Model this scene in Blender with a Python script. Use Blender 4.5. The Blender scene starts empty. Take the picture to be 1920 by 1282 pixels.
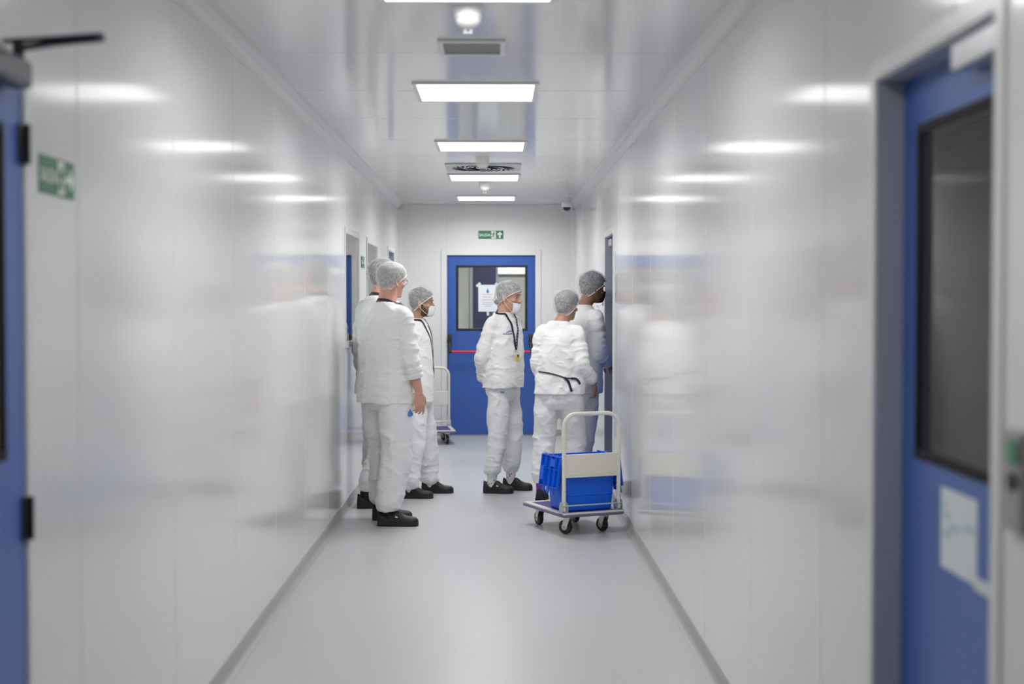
import bpy, bmesh, math, random
import numpy as np
from mathutils import Vector, Matrix
from mathutils.bvhtree import BVHTree

SC = bpy.context.scene
COL = SC.collection
PI = math.pi
rad = math.radians

# ------------------------------------------------------------------ camera, world, exposure
cam_d = bpy.data.cameras.new('camera')
cam = bpy.data.objects.new('camera', cam_d)
COL.objects.link(cam)
cam_d.sensor_width = 36.0
cam_d.lens = 50.0
cam_d.clip_start = 0.05
cam.location = (0, 0, 1.5)
cam.rotation_euler = (rad(90 - 1.654), 0, rad(-0.6445))
cam_d.dof.use_dof = True
cam_d.dof.focus_distance = 10.3
cam_d.dof.aperture_fstop = 2.0
SC.camera = cam

wd = bpy.data.worlds.new('world')
SC.world = wd
wd.use_nodes = True
wd.node_tree.nodes['Background'].inputs[0].default_value = (0.75, 0.8, 0.9, 1)
wd.node_tree.nodes['Background'].inputs[1].default_value = 0.05

SC.view_settings.view_transform = 'Standard'
SC.view_settings.look = 'None'
SC.view_settings.gamma = 1.0
SC.view_settings.use_curve_mapping = False
SC.view_settings.exposure = 0.0
LIGHT_POWER = 3.0          # glow of the ceiling panels' diffusers
PANEL_WATTS = 15.6         # light each panel throws down into the corridor
PANEL_SPREAD = 164
LIGHT_Y = [14.8, 12.32, 9.83, 7.3, 4.78, 2.3]

# ------------------------------------------------------------------ room dimensions (metres)
LX, RX = -1.076, 0.875
CZ = 2.57
Y0, Y1 = -2.5, 15.8
CX = (LX + RX) / 2


# ------------------------------------------------------------------ materials
def nmat(name, col, rough=0.5, metal=0.0, spec=0.5, noise=0.0, nscale=30.0, bump=0.0, bscale=60.0,
         stretch=(1, 1, 1), coat=0.0, emit=None, power=0.0, trans=0.0, sheen=0.0, detail=3.0):
    m = bpy.data.materials.new(name)
    m.use_nodes = True
    nt = m.node_tree
    b = nt.nodes['Principled BSDF']
    b.inputs['Base Color'].default_value = (*col, 1)
    b.inputs['Roughness'].default_value = rough
    b.inputs['Metallic'].default_value = metal
    b.inputs['Specular IOR Level'].default_value = spec
    b.inputs['Coat Weight'].default_value = coat
    b.inputs['Transmission Weight'].default_value = trans
    b.inputs['Sheen Weight'].default_value = sheen
    if emit:
        b.inputs['Emission Color'].default_value = (*emit, 1)
        b.inputs['Emission Strength'].default_value = power
    if noise or bump:
        tc = nt.nodes.new('ShaderNodeTexCoord')
        mp = nt.nodes.new('ShaderNodeMapping')
        mp.inputs['Scale'].default_value = stretch
        nt.links.new(tc.outputs['Object'], mp.inputs[0])
    if noise:
        n = nt.nodes.new('ShaderNodeTexNoise')
        n.inputs['Scale'].default_value = nscale
        n.inputs['Detail'].default_value = detail
        nt.links.new(mp.outputs[0], n.inputs['Vector'])
        r = nt.nodes.new('ShaderNodeMapRange')
        r.inputs['From Min'].default_value = 0.3
        r.inputs['From Max'].default_value = 0.7
        r.inputs['To Min'].default_value = 1 - noise
        r.inputs['To Max'].default_value = 1 + noise
        nt.links.new(n.outputs['Fac'], r.inputs['Value'])
        mx = nt.nodes.new('ShaderNodeVectorMath')
        mx.operation = 'SCALE'
        mx.inputs[0].default_value = col
        nt.links.new(r.outputs[0], mx.inputs['Scale'])
        nt.links.new(mx.outputs[0], b.inputs['Base Color'])
    if bump:
        n2 = nt.nodes.new('ShaderNodeTexNoise')
        n2.inputs['Scale'].default_value = bscale
        n2.inputs['Detail'].default_value = 4.0
        nt.links.new(mp.outputs[0], n2.inputs['Vector'])
        bp = nt.nodes.new('ShaderNodeBump')
        bp.inputs['Strength'].default_value = bump
        bp.inputs['Distance'].default_value = 0.01
        nt.links.new(n2.outputs['Fac'], bp.inputs['Height'])
        nt.links.new(bp.outputs[0], b.inputs['Normal'])
    return m


M = {}
M['wall'] = nmat('wall_panel_white', (0.80, 0.805, 0.80), 0.12, spec=0.3)
M['endwall'] = nmat('end_wall_white', (0.80, 0.805, 0.80), 0.2, spec=0.4)
M['ceiling'] = nmat('ceiling_panel_white', (0.83, 0.835, 0.83), 0.12, spec=0.5)
M['floor'] = nmat('floor_vinyl_grey', (0.515, 0.53, 0.54), 0.33, spec=0.45, noise=0.045, nscale=260, bump=0.02, bscale=300)
M['skirt'] = nmat('skirting_vinyl_grey', (0.40, 0.41, 0.40), 0.4)
M['cove'] = nmat('cove_white', (0.76, 0.76, 0.76), 0.3)
M['trim'] = nmat('door_trim_white', (0.80, 0.80, 0.79), 0.25)
M['jamb'] = nmat('door_jamb_grey', (0.48, 0.49, 0.54), 0.3, spec=0.5)
M['blue'] = nmat('door_blue', (0.048, 0.125, 0.44), 0.34, spec=0.4, noise=0.03, nscale=8)
M['black'] = nmat('black_rubber', (0.015, 0.015, 0.018), 0.45)
M['blackplastic'] = nmat('black_plastic', (0.02, 0.02, 0.022), 0.35)
M['blackframe'] = nmat('window_frame_black', (0.012, 0.012, 0.014), 0.65, spec=0.2)
M['bead'] = nmat('glazing_bead_grey', (0.62, 0.64, 0.62), 0.5)
M['darkmetal'] = nmat('dark_grey_metal', (0.08, 0.085, 0.095), 0.35, metal=0.6)
M['alu'] = nmat('aluminium', (0.62, 0.63, 0.64), 0.3, metal=0.8)
M['zinc'] = nmat('zinc_bracket', (0.62, 0.68, 0.66), 0.35, metal=0.7)
M['red'] = nmat('panic_bar_red', (0.72, 0.03, 0.035), 0.35)
M['white'] = nmat('white_plastic', (0.85, 0.85, 0.84), 0.35)
M['cream'] = nmat('cream_paint', (0.80, 0.78, 0.69), 0.35)
M['green'] = nmat('sign_green', (0.012, 0.19, 0.085), 0.4)
M['signwhite'] = nmat('sign_white', (0.82, 0.88, 0.78), 0.5)
M['paper'] = nmat('paper_white', (0.78, 0.84, 0.86), 0.7)
M['tape'] = nmat('tape_pale', (0.72, 0.76, 0.74), 0.4)
M['inkblue'] = nmat('ink_blue', (0.05, 0.22, 0.60), 0.6)
M['inkpale'] = nmat('ink_pale_blue', (0.45, 0.62, 0.74), 0.6)
M['inkred'] = nmat('ink_red', (0.72, 0.36, 0.40), 0.6)
M['inkgrey'] = nmat('ink_grey', (0.42, 0.47, 0.54), 0.6)
M['crate'] = nmat('crate_blue', (0.002, 0.125, 0.80), 0.38, spec=0.4)
M['deckmat'] = nmat('deck_mat_violet', (0.055, 0.045, 0.22), 0.6, noise=0.06, nscale=120)
M['bumper'] = nmat('deck_bumper', (0.16, 0.13, 0.24), 0.5)
M['grille'] = nmat('grille_grey', (0.36, 0.38, 0.37), 0.5)
M['slotdark'] = nmat('slot_dark', (0.01, 0.01, 0.012), 0.9, spec=0.0)
M['ventwhite'] = nmat('vent_white', (0.74, 0.75, 0.74), 0.35)
M['light'] = nmat('light_diffuser', (0.9, 0.9, 0.9), 0.5, emit=(1.0, 0.985, 0.99), power=LIGHT_POWER)
M['fill_glow'] = nmat('fill_panel_glow', (0.9, 0.9, 0.9), 0.5, emit=(1.0, 0.985, 0.96), power=34.0)  # glow of the unseen panels added to brighten the side rooms
M['fill_glow_strong'] = nmat('fill_panel_glow_strong', (0.9, 0.9, 0.9), 0.5, emit=(1.0, 0.99, 0.98), power=75.0)  # stronger glow of the unseen panel added behind the left windows
M['slate'] = nmat('door_slate_blue', (0.06, 0.06, 0.14), 0.4)
M['winframe'] = nmat('window_frame_grey', (0.62, 0.63, 0.63), 0.35)
M['tube'] = nmat('stand_in_tube_glow', (0.9, 0.9, 0.9), 0.5, emit=(1.0, 1.0, 0.98), power=0.9)  # glow of the invented fixture behind the end door
M['lightframe'] = nmat('light_frame', (0.80, 0.80, 0.82), 0.4)
M['roomgrey'] = nmat('side_room_grey', (0.58, 0.58, 0.55), 0.6)
M['roombeige'] = nmat('side_room_beige', (0.62, 0.60, 0.50), 0.6)
M['roomwhite'] = nmat('side_room_white', (0.75, 0.76, 0.76), 0.5)
M['steel'] = nmat('brushed_steel', (0.36, 0.35, 0.33), 0.4, metal=0.7)
M['led'] = nmat('green_lamp', (0.03, 0.22, 0.10), 0.3)


def glass_mat(name, tint=(0.93, 0.96, 0.96)):
    m = bpy.data.materials.new(name)
    m.use_nodes = True
    nt = m.node_tree
    nt.nodes.clear()
    out = nt.nodes.new('ShaderNodeOutputMaterial')
    mix = nt.nodes.new('ShaderNodeMixShader')
    tr = nt.nodes.new('ShaderNodeBsdfTransparent')
    tr.inputs[0].default_value = (*tint, 1)
    gl = nt.nodes.new('ShaderNodeBsdfGlossy')
    gl.inputs['Roughness'].default_value = 0.02
    fr = nt.nodes.new('ShaderNodeFresnel')
    fr.inputs['IOR'].default_value = 1.5
    nt.links.new(fr.outputs[0], mix.inputs[0])
    nt.links.new(tr.outputs[0], mix.inputs[1])
    nt.links.new(gl.outputs[0], mix.inputs[2])
    nt.links.new(mix.outputs[0], out.inputs[0])
    return m


M['glass'] = glass_mat('window_glass')


# ------------------------------------------------------------------ geometry builder
class Geo:
    """Collects closed shapes; build() links them as one mesh object."""

    def __init__(self):
        self.V, self.F, self.MI, self.n = [], [], [], 0

    def add(self, V, F, mi=0):
        V = np.asarray(V, float).reshape(-1, 3)
        self.V.append(V)
        self.F += [tuple(int(i) + self.n for i in f) for f in F]
        self.MI += [mi] * len(F)
        self.n += len(V)
        return self

    def verts(self):
        return np.concatenate(self.V) if self.V else np.zeros((0, 3))

    def box(self, lo, hi, mi=0, bev=0.0):
        lo, hi = np.minimum(lo, hi), np.maximum(lo, hi)
        if bev <= 0:
            x0, y0, z0 = lo
            x1, y1, z1 = hi
            V = [(x0, y0, z0), (x1, y0, z0), (x1, y1, z0), (x0, y1, z0), (x0, y0, z1), (x1, y0, z1), (x1, y1, z1), (x0, y1, z1)]
            F = [(0, 3, 2, 1), (4, 5, 6, 7), (0, 1, 5, 4), (1, 2, 6, 5), (2, 3, 7, 6), (3, 0, 4, 7)]
            return self.add(V, F, mi)
        bm = bmesh.new()
        bmesh.ops.create_cube(bm, size=1)
        c, s = (lo + hi) / 2, hi - lo
        for v in bm.verts:
            v.co = Vector(np.array(v.co) * s + c)
        bmesh.ops.bevel(bm, geom=bm.edges[:], offset=min(bev, min(s) * 0.45), segments=2, profile=0.5, affect='EDGES')
        return self.bm(bm, mi)

    def bm(self, bm, mi=0):
        bm.verts.index_update()
        V = [tuple(v.co) for v in bm.verts]
        F = [tuple(v.index for v in f.verts) for f in bm.faces]
        bm.free()
        return self.add(V, F, mi)

    def loft(self, rings, mi=0, cap=True, close=True):
        n, m = len(rings), len(rings[0])
        V = np.concatenate([np.asarray(r, float) for r in rings])
        F = []
        mm = m if close else m - 1
        for i in range(n - 1):
            for j in range(mm):
                k = (j + 1) % m
                F.append((i * m + j, i * m + k, (i + 1) * m + k, (i + 1) * m + j))
        if cap:
            F.append(tuple(range(m - 1, -1, -1)))
            F.append(tuple((n - 1) * m + j for j in range(m)))
        return self.add(V, F, mi)

    def tube(self, path, radii, m=12, mi=0, cap=True, closed=False, round_ends=False, flat=1.0):
        P = [np.asarray(p, float) for p in path]
        R = list(radii) if hasattr(radii, '__len__') else [radii] * len(P)
        if round_ends:
            d0 = (P[0] - P[1]) / (np.linalg.norm(P[0] - P[1]) + 1e-9)
            d1 = (P[-1] - P[-2]) / (np.linalg.norm(P[-1] - P[-2]) + 1e-9)
            a, b = [], []
            for t in (0.99, 0.8, 0.45):
                c = math.sqrt(1 - t * t)
                a.append((P[0] + d0 * R[0] * t, R[0] * c))
                b.append((P[-1] + d1 * R[-1] * t, R[-1] * c))
            b = b[::-1]
            P = [x[0] for x in a] + P + [x[0] for x in b]
            R = [x[1] for x in a] + R + [x[1] for x in b]
        n = len(P)
        T = []
        for i in range(n):
            if closed:
                t = P[(i + 1) % n] - P[i - 1]
            else:
                t = P[min(i + 1, n - 1)] - P[max(i - 1, 0)]
            T.append(t / (np.linalg.norm(t) + 1e-12))
        up = np.array([0, 0, 1.0]) if abs(T[0][2]) < 0.9 else np.array([0, 1.0, 0])
        N = np.cross(T[0], up)
        N /= np.linalg.norm(N)
        rings = []
        for i in range(n):
            N = N - T[i] * np.dot(N, T[i])
            N /= np.linalg.norm(N) + 1e-12
            B = np.cross(T[i], N)
            ang = np.arange(m) * 2 * PI / m
            rings.append(P[i] + R[i] * (np.outer(np.cos(ang), N) + flat * np.outer(np.sin(ang), B)))
        if closed:
            rings.append(rings[0])
            return self.loft(rings, mi, cap=False)
        return self.loft(rings, mi, cap)

    def ellipsoid(self, c, r, Rm=None, nu=20, nv=12, mi=0):
        rings = []
        for i in range(1, nv):
            ph = PI * i / nv
            a = np.arange(nu) * 2 * PI / nu
            rings.append(np.stack([np.sin(ph) * np.cos(a), np.sin(ph) * np.sin(a), np.full(nu, -np.cos(ph))], 1))
        rings = [np.full((nu, 3), (0, 0, -1.0)) * 1 + rings[0] * 1e-3 * [1, 1, 0]] + rings + [np.full((nu, 3), (0, 0, 1.0)) + rings[-1] * 1e-3 * [1, 1, 0]]
        out = []
        for q in rings:
            q = q * np.asarray(r)
            if Rm is not None:
                q = q @ np.asarray(Rm).T
            out.append(q + np.asarray(c))
        return self.loft(out, mi)

    def cyl(self, a, b, r, m=20, mi=0, r2=None):
        return self.tube([a, b], [r, r if r2 is None else r2], m, mi)

    def disc_lathe(self, c, prof, m=28, mi=0):
        """prof: list of (radius, dz) about a vertical axis through c."""
        a = np.arange(m) * 2 * PI / m
        rings = [np.stack([c[0] + r * np.cos(a), c[1] + r * np.sin(a), np.full(m, c[2] + z)], 1) for r, z in prof]
        return self.loft(rings, mi)

    def build(self, name, mats, parent=None, smooth=False, loc=None, angle=None):
        me = bpy.data.meshes.new(name)
        me.from_pydata(self.verts().tolist(), [], self.F)
        mats = mats if isinstance(mats, (list, tuple)) else [mats]
        for mm in mats:
            me.materials.append(mm)
        if len(mats) > 1:
            me.polygons.foreach_set('material_index', self.MI)
        bm = bmesh.new()
        bm.from_mesh(me)
        bmesh.ops.recalc_face_normals(bm, faces=bm.faces[:])
        bm.to_mesh(me)
        bm.free()
        if smooth:
            me.polygons.foreach_set('use_smooth', [True] * len(me.polygons))
            if angle:
                me.set_sharp_from_angle(angle=rad(angle))
        me.update()
        o = bpy.data.objects.new(name, me)
        COL.objects.link(o)
        if loc is not None:
            o.location = loc
        if parent is not None:
            o.parent = parent
        return o


def tag(o, label=None, cat=None, group=None, kind=None):
    if label:
        o['label'] = label
    if cat:
        o['category'] = cat
    if group:
        o['group'] = group
    if kind:
        o['kind'] = kind
    return o


def empty(name, loc=(0, 0, 0), rz=0.0):
    o = bpy.data.objects.new(name, None)
    o.empty_display_size = 0.05
    COL.objects.link(o)
    o.location = loc
    o.rotation_euler = (0, 0, rz)
    return o


def struct(o):
    o['kind'] = 'structure'
    return o


def copy_tree(o, parent=None):
    c = o.copy()
    COL.objects.link(c)
    if parent is not None:
        c.parent = parent
    for ch in list(o.children):
        copy_tree(ch, c)
    return c


# ------------------------------------------------------------------ floor, ceiling, walls
g = Geo()
g.box((LX - 0.3, Y0 - 0.2, -0.1), (RX + 0.3, Y1 + 0.3, 0.0))
struct(g.build('floor', M['floor']))

# ceiling panels: joints across the corridor every 1.1 m
g = Geo()
g.box((LX - 0.12, Y0 - 0.2, CZ + 0.004), (RX + 0.12, Y1 + 0.2, CZ + 0.1))
cj = [6.18 + 1.105 * k for k in range(-8, 9)]
edges = [Y0 - 0.2] + cj + [Y1 + 0.2]
for a, b in zip(edges[:-1], edges[1:]):
    if b > a:
        g.box((LX - 0.1, a + 0.003, CZ), (RX + 0.1, b - 0.003, CZ + 0.01), bev=0.002)
struct(g.build('ceiling', M['ceiling']))


def wall_mesh(name, x, out, joints, openings, thick=0.09):
    """A corridor wall in panels; out = +1 / -1 is the outward x direction; openings = (y0, y1, z0, z1)."""
    g = Geo()
    cw, cd = 0.0055, 0.003

    def col(u0, d0, u1, d1):
        """front strip from u0 (set back d0) to u1 (set back d1) with the openings cut out"""
        cuts = [(0.0, CZ)]
        for (a, b, z0, z1) in openings:
            if a < (u0 + u1) / 2 < b:
                cuts = [(0.0, z0), (z1, CZ)]
        for z0, z1 in cuts:
            if z1 - z0 > 1e-4:
                g.add([(x + out * d0, u0, z0), (x + out * d1, u1, z0), (x + out * d1, u1, z1), (x + out * d0, u0, z1)], [(0, 1, 2, 3)])
                g.box((x + out * (max(d0, d1) + 0.001), u0, z0), (x + out * thick, u1, z1))
    js = [Y0] + [j for j in joints if Y0 < j < Y1] + [Y1]
    br = set()
    for j in js:
        br |= {(j - cw, 0.0), (j, cd), (j + cw, 0.0)}
    for (a, b, z0, z1) in openings:
        br |= {(a, 0.0), (b, 0.0)}
    br = sorted(k for k in br if Y0 <= k[0] <= Y1)
    for (u0, d0), (u1, d1) in zip(br[:-1], br[1:]):
        if u1 - u0 > 1e-5:
            col(u0, d0, u1, d1)
    return struct(g.build(name, M['wall']))


DZ = 2.005    # door opening height
D1 = (2.40, 3.254)          # near left door (flush leaf)
D3 = (14.22, 15.02)         # far left door
D2 = (2.483, 3.264)         # near right door
D4 = (10.60, 11.38)         # far right door
DE = (-0.545, 0.438)        # end door x range
W1 = (10.16, 11.15, 1.19, 2.005)
W2 = (11.88, 12.91, 1.19, 2.005)
W1_FRAME = 0.03

wall_mesh('wall_left', LX, -1, [3.68 + 1.085 * k for k in range(-6, 12)],
          [(*D1, 0, DZ + 0.03), (*D3, 0, DZ), W1, W2])
wall_mesh('wall_right', RX, 1, [3.79 + 1.065 * k for k in range(-6, 12)],
          [(*D2, 0, DZ), (*D4, 0, DZ)])

# end wall with the door opening, one vertical joint above the door
g = Geo()
jx = 0.006
for (a, b, z0, z1) in [(LX - 0.09, DE[0], 0, CZ), (DE[1], RX + 0.09, 0, CZ), (DE[0], jx - 0.003, DZ + 0.005, CZ), (jx + 0.003, DE[1], DZ + 0.005, CZ)]:
    g.box((a, Y1, z0), (b, Y1 + 0.1, z1), bev=0.0025)
g.box((DE[0], Y1 + 0.004, DZ + 0.005), (DE[1], Y1 + 0.09, CZ))
struct(g.build('wall_end', M['endwall']))
g = Geo()
g.box((LX - 0.09, Y0 - 0.1, 0), (RX + 0.09, Y0, CZ))
struct(g.build('wall_behind', M['endwall']))


# coves between walls and ceiling, jointed every 4.1 m
def cove(name, x, s):
    g = Geo()
    r, n = 0.06, 9
    prof = [(0, 0)]
    for i in range(n + 1):
        a = PI / 2 * i / n
        prof.append((r - r * math.sin(a), -(r - r * math.cos(a))))
    prof.append((0, 0))
    pts = [(0.0, 0.0), (r + 0.006, 0.0), (r + 0.006, -0.0015)]
    for i in range(n + 1):
        a = PI / 2 * i / n
        pts.append((r - r * math.sin(a) + 0.0015, -(r - r * math.cos(a)) - 0.0015))
    pts += [(0.0015, -r - 0.006), (0.0, -r - 0.006)]
    ends = [Y0] + [4.92 + 4.08 * k for k in range(-1, 3)] + [Y1 - 0.005]
    for a, b in zip(ends[:-1], ends[1:]):
        rings = [np.array([(x + s * u, y, CZ + w) for u, w in pts]) for y in (a + 0.0025, b - 0.0025)]
        g.loft(rings)
    return struct(g.build(name, M['cove'], smooth=True, angle=35))


cove('trim_1', LX, 1)
cove('trim_2', RX, -1)


def corner_cove(name, x, s):
    g = Geo()
    r, n = 0.06, 9
    pts = [(0.0, 0.0), (r, 0.0)]
    for i in range(1, n):
        a = PI / 2 * i / n
        pts.append((r - r * math.sin(a), r - r * math.cos(a)))
    pts.append((0.0, r))
    rings = [np.array([(x + s * u, Y1 - w, z) for u, w in pts]) for z in (0.02, CZ - 0.064)]
    g.loft(rings)
    return struct(g.build(name, M['cove'], smooth=True, angle=35))


corner_cove('trim_3', LX, 1)
corner_cove('trim_4', RX, -1)


# coved vinyl skirting, left out where the doors stand
def skirting(name, x, s, gaps):
    g = Geo()
    pts = [(0, 0), (0, 0.07), (0.004, 0.07), (0.006, 0.066), (0.006, 0.03), (0.009, 0.016), (0.016, 0.007), (0.028, 0.002), (0.034, 0.0)]
    ys, cur = [], Y0
    for a, b in gaps:
        ys.append((cur, a))
        cur = b
    ys.append((cur, Y1))
    for a, b in ys:
        g.loft([np.array([(x + s * u, y, w) for u, w in pts]) for y in (a, b)])
    return struct(g.build(name, M['skirt'], smooth=True, angle=40))


skirting('baseboard_left', LX, 1, [(D1[0] - 0.05, D1[1] + 0.005), (D3[0] - 0.05, D3[1] + 0.05)])
skirting('baseboard_right', RX, -1, [(D2[0] - 0.05, D2[1] + 0.05), (D4[0] - 0.05, D4[1] + 0.05)])
g = Geo()
for a, b in [(LX, DE[0] - 0.06), (DE[1] + 0.06, RX)]:
    g.box((a, Y1 - 0.006, 0), (b, Y1, 0.07), bev=0.002)
struct(g.build('baseboard_end', M['skirt']))


# ------------------------------------------------------------------ doors
def side_door(n, x, out, ya, yb, leaf_d, zt, win, mirror_frame=True, hinges=(), pane_mat='glass'):
    """Door in a long wall: leaf set back leaf_d, window win=(y0,y1,z0,z1)."""
    root = struct(empty('door_%d' % n, (x, (ya + yb) / 2, 0)))
    L = np.array([x, (ya + yb) / 2, 0])

    def B(gg, lo, hi, bev=0.0, mi=0):
        gg.box(np.array(lo) - L, np.array(hi) - L, mi, bev)
    th = 0.045
    xf, xb = x + out * leaf_d, x + out * (leaf_d + th)
    g = Geo()
    e = 0.004
    y0, y1, z0, z1 = win
    B(g, (xf, ya + e, 0.008), (xb, y0, zt - e), 0.002)
    B(g, (xf, y1, 0.008), (xb, yb - e, zt - e), 0.002)
    B(g, (xf, y0, 0.008), (xb, y1, z0))
    B(g, (xf, y0, z1), (xb, y1, zt - e))
    g.build('door_leaf', M['blue'], root)
    g = Geo()
    w = 0.018
    for lo, hi in [((y0 - 0.004, z0 - 0.004), (y0 + w, z1 + 0.004)), ((y1 - w, z0 - 0.004), (y1 + 0.004, z1 + 0.004)),
                   ((y0 + w, z0 - 0.004), (y1 - w, z0 + w)), ((y0 + w, z1 - w), (y1 - w, z1 + 0.004))]:
        B(g, (xf - out * 0.004, lo[0], lo[1]), (xf + out * 0.010, hi[0], hi[1]), 0.002)
    g.build('window_frame', M['blackframe'], root)
    g = Geo()
    B(g, (xf + out * 0.002, y0 + w - 0.004, z0 + w - 0.004), (xf + out * 0.008, y1 - w + 0.004, z1 - w + 0.004))
    g.build('glass_pane', M[pane_mat], root)
    g = Geo()
    for lo, hi in [((y0 + .001, z0 + .001), (y0 + w, z1 - .001)), ((y1 - w, z0 + .001), (y1 - .001, z1 - .001)),
                   ((y0 + w, z0 + .001), (y1 - w, z0 + w)), ((y0 + w, z1 - w), (y1 - w, z1 - .001))]:
        B(g, (xf + out * 0.0105, lo[0], lo[1]), (xb + out * 0.003, hi[0], hi[1]))
    g.build('glazing_bead', M['bead'], root)
    if leaf_d > 0.02:
        g = Geo()
        t = 0.004
        B(g, (x - out * 0.001, yb - t, 0), (x + out * 0.095, yb + 0.01, zt), 0)
        B(g, (x - out * 0.001, ya - 0.01, 0), (x + out * 0.095, ya + t, zt), 0)
        B(g, (x - out * 0.001, ya, zt - t), (x + out * 0.095, yb, zt + 0.01), 0)
        g.build('door_jamb', M['jamb'], root)
    g = Geo()
    wt = 0.045
    B(g, (x - out * 0.007, ya - wt, 0), (x + out * 0.002, ya - 0.001, zt + wt), 0.003)
    B(g, (x - out * 0.007, yb + 0.001, 0), (x + out * 0.002, yb + wt, zt + wt), 0.003)
    B(g, (x - out * 0.007, ya - 0.001, zt + 0.001), (x + out * 0.002, yb + 0.001, zt + wt), 0.003)
    g.build('door_frame', M['trim'], root)
    for hy, hz0, hz1 in hinges:
        g = Geo()
        g.cyl(np.array((x - out * 0.012, hy, hz0)) - L, np.array((x - out * 0.012, hy, hz1)) - L, 0.008, 14)
        B(g, (x - out * 0.006, hy - 0.03, hz0), (x + out * 0.001, hy + 0.004, hz1), 0.002)
        g.build('hinge', M['black'], root, smooth=True, angle=40)
    return root, L


# near left door, opens into the corridor: flush leaf, black hinges, closer with folding arm
d1, L1 = side_door(1, LX, -1, D1[0], D1[1], 0.0, DZ + 0.03, (2.54, 3.122, 1.155, 1.885),
                   hinges=[(3.252, 1.81, 1.90), (3.252, 0.955, 1.053), (3.252, 0.12, 0.21)])
g = Geo()
g.box(np.array((LX + 0.003, 2.80, 1.965)) - L1, np.array((LX + 0.055, 3.17, 2.028)) - L1, 0, 0.012)
g.build('door_closer', M['darkmetal'], d1)
g = Geo()
g.cyl(np.array((LX + 0.035, 3.13, 2.02)) - L1, np.array((LX + 0.035, 3.13, 2.062)) - L1, 0.013)
g.tube([np.array(p) - L1 for p in [(LX + 0.035, 3.13, 2.050), (-0.95, 3.085, 2.053), (-0.835, 3.04, 2.055)]], [0.012, 0.011, 0.012], 10, flat=0.6)
g.tube([np.array(p) - L1 for p in [(-0.835, 3.04, 2.062), (-0.95, 3.075, 2.062), (LX + 0.012, 3.11, 2.062)]], [0.011, 0.009, 0.009], 10, flat=0.6)
g.build('closer_arm', M['darkmetal'], d1, smooth=True, angle=40)

# near right door, recessed
d2, L2 = side_door(2, RX, 1, D2[0], D2[1], 0.06, DZ, (2.60, 3.148, 1.155, 1.885))
g = Geo()
g.box(np.array((0.885, 2.50, 1.945)) - L2, np.array((0.933, 2.775, 2.0)) - L2, 0, 0.006)
g.build('door_closer', M['alu'], d2)
g = Geo()
g.box(np.array((0.905, 2.50, 1.915)) - L2, np.array((0.930, 2.60, 1.943)) - L2, 0, 0.005)
g.build('closer_arm', M['darkmetal'], d2)

# far left door and far right door
d3, L3 = side_door(3, LX, -1, D3[0], D3[1], 0.06, DZ, (14.33, 14.90, 1.155, 1.885))
d4, L4 = side_door(4, RX, 1, D4[0], D4[1], 0.06, DZ, (10.72, 11.25, 1.155, 1.885))
g = Geo()
g.box(np.array((0.893, 11.08, 1.93)) - L4, np.array((0.933, 11.33, 1.985)) - L4, 0, 0.006)
g.build('door_closer', M['alu'], d4)
g = Geo()
g.box(np.array((0.928, 11.25, 0.95)) - L4, np.array((0.934, 11.30, 1.11)) - L4, 0, 0.003)
g.tube([np.array(p) - L4 for p in [(0.93, 11.275, 1.025), (0.905, 11.275, 1.025), (0.893, 11.262, 1.025), (0.89, 11.17, 1.023)]], 0.008, 10)
g.build('door_handle', M['alu'], d4, smooth=True, angle=50)

# end door
d5 = struct(empty('door_5', ((DE[0] + DE[1]) / 2, Y1, 0)))
L5 = np.array([(DE[0] + DE[1]) / 2, Y1, 0])


def B5(gg, lo, hi, bev=0.0):
    gg.box(np.array(lo) - L5, np.array(hi) - L5, 0, bev)


g = Geo()
wx0, wx1, wz0, wz1 = -0.444, 0.349, 1.168, 1.897
yf, yb = Y1 + 0.02, Y1 + 0.065
B5(g, (DE[0] + 0.004, yf, 0.012), (wx0, yb, DZ), 0.002)
B5(g, (wx1, yf, 0.012), (DE[1] - 0.004, yb, DZ), 0.002)
B5(g, (wx0, yf, 0.012), (wx1, yb, wz0))
B5(g, (wx0, yf, wz1), (wx1, yb, DZ))
g.build('door_leaf', M['blue'], d5)
g = Geo()
w = 0.026
for (a, b, c, d) in [(wx0, wx0 + w, wz0, wz1), (wx1 - w, wx1, wz0, wz1), (wx0 + w, wx1 - w, wz0, wz0 + w), (wx0 + w, wx1 - w, wz1 - w, wz1)]:
    B5(g, (a, yf - 0.005, c), (b, yb, d), 0.003)
g.build('window_frame', M['blackplastic'], d5)
g = Geo()
B5(g, (wx0 + w - 0.004, yf + 0.012, wz0 + w - 0.004), (wx1 - w + 0.004, yf + 0.018, wz1 - w + 0.004))
g.build('glass_pane', M['glass'], d5)
g = Geo()
wt = 0.062
B5(g, (DE[0] - wt, Y1 - 0.012, 0), (DE[0], Y1 + 0.03, DZ + wt), 0.004)
B5(g, (DE[1], Y1 - 0.012, 0), (DE[1] + wt, Y1 + 0.03, DZ + wt), 0.004)
B5(g, (DE[0], Y1 - 0.012, DZ + 0.002), (DE[1], Y1 + 0.03, DZ + wt), 0.004)
g.build('door_frame', M['trim'], d5)
g = Geo()
B5(g, (DE[0], Y1 - 0.01, 0.0), (DE[1], Y1 + 0.06, 0.011), 0.002)
g.build('threshold', M['steel'], d5)
pb = Geo()
pb.cyl(np.array((-0.49, Y1 - 0.075, 0.938)) - L5, np.array((0.385, Y1 - 0.075, 0.938)) - L5, 0.013, 16)
panic = pb.build('panic_bar', M['red'], d5, smooth=True, angle=40)
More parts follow.
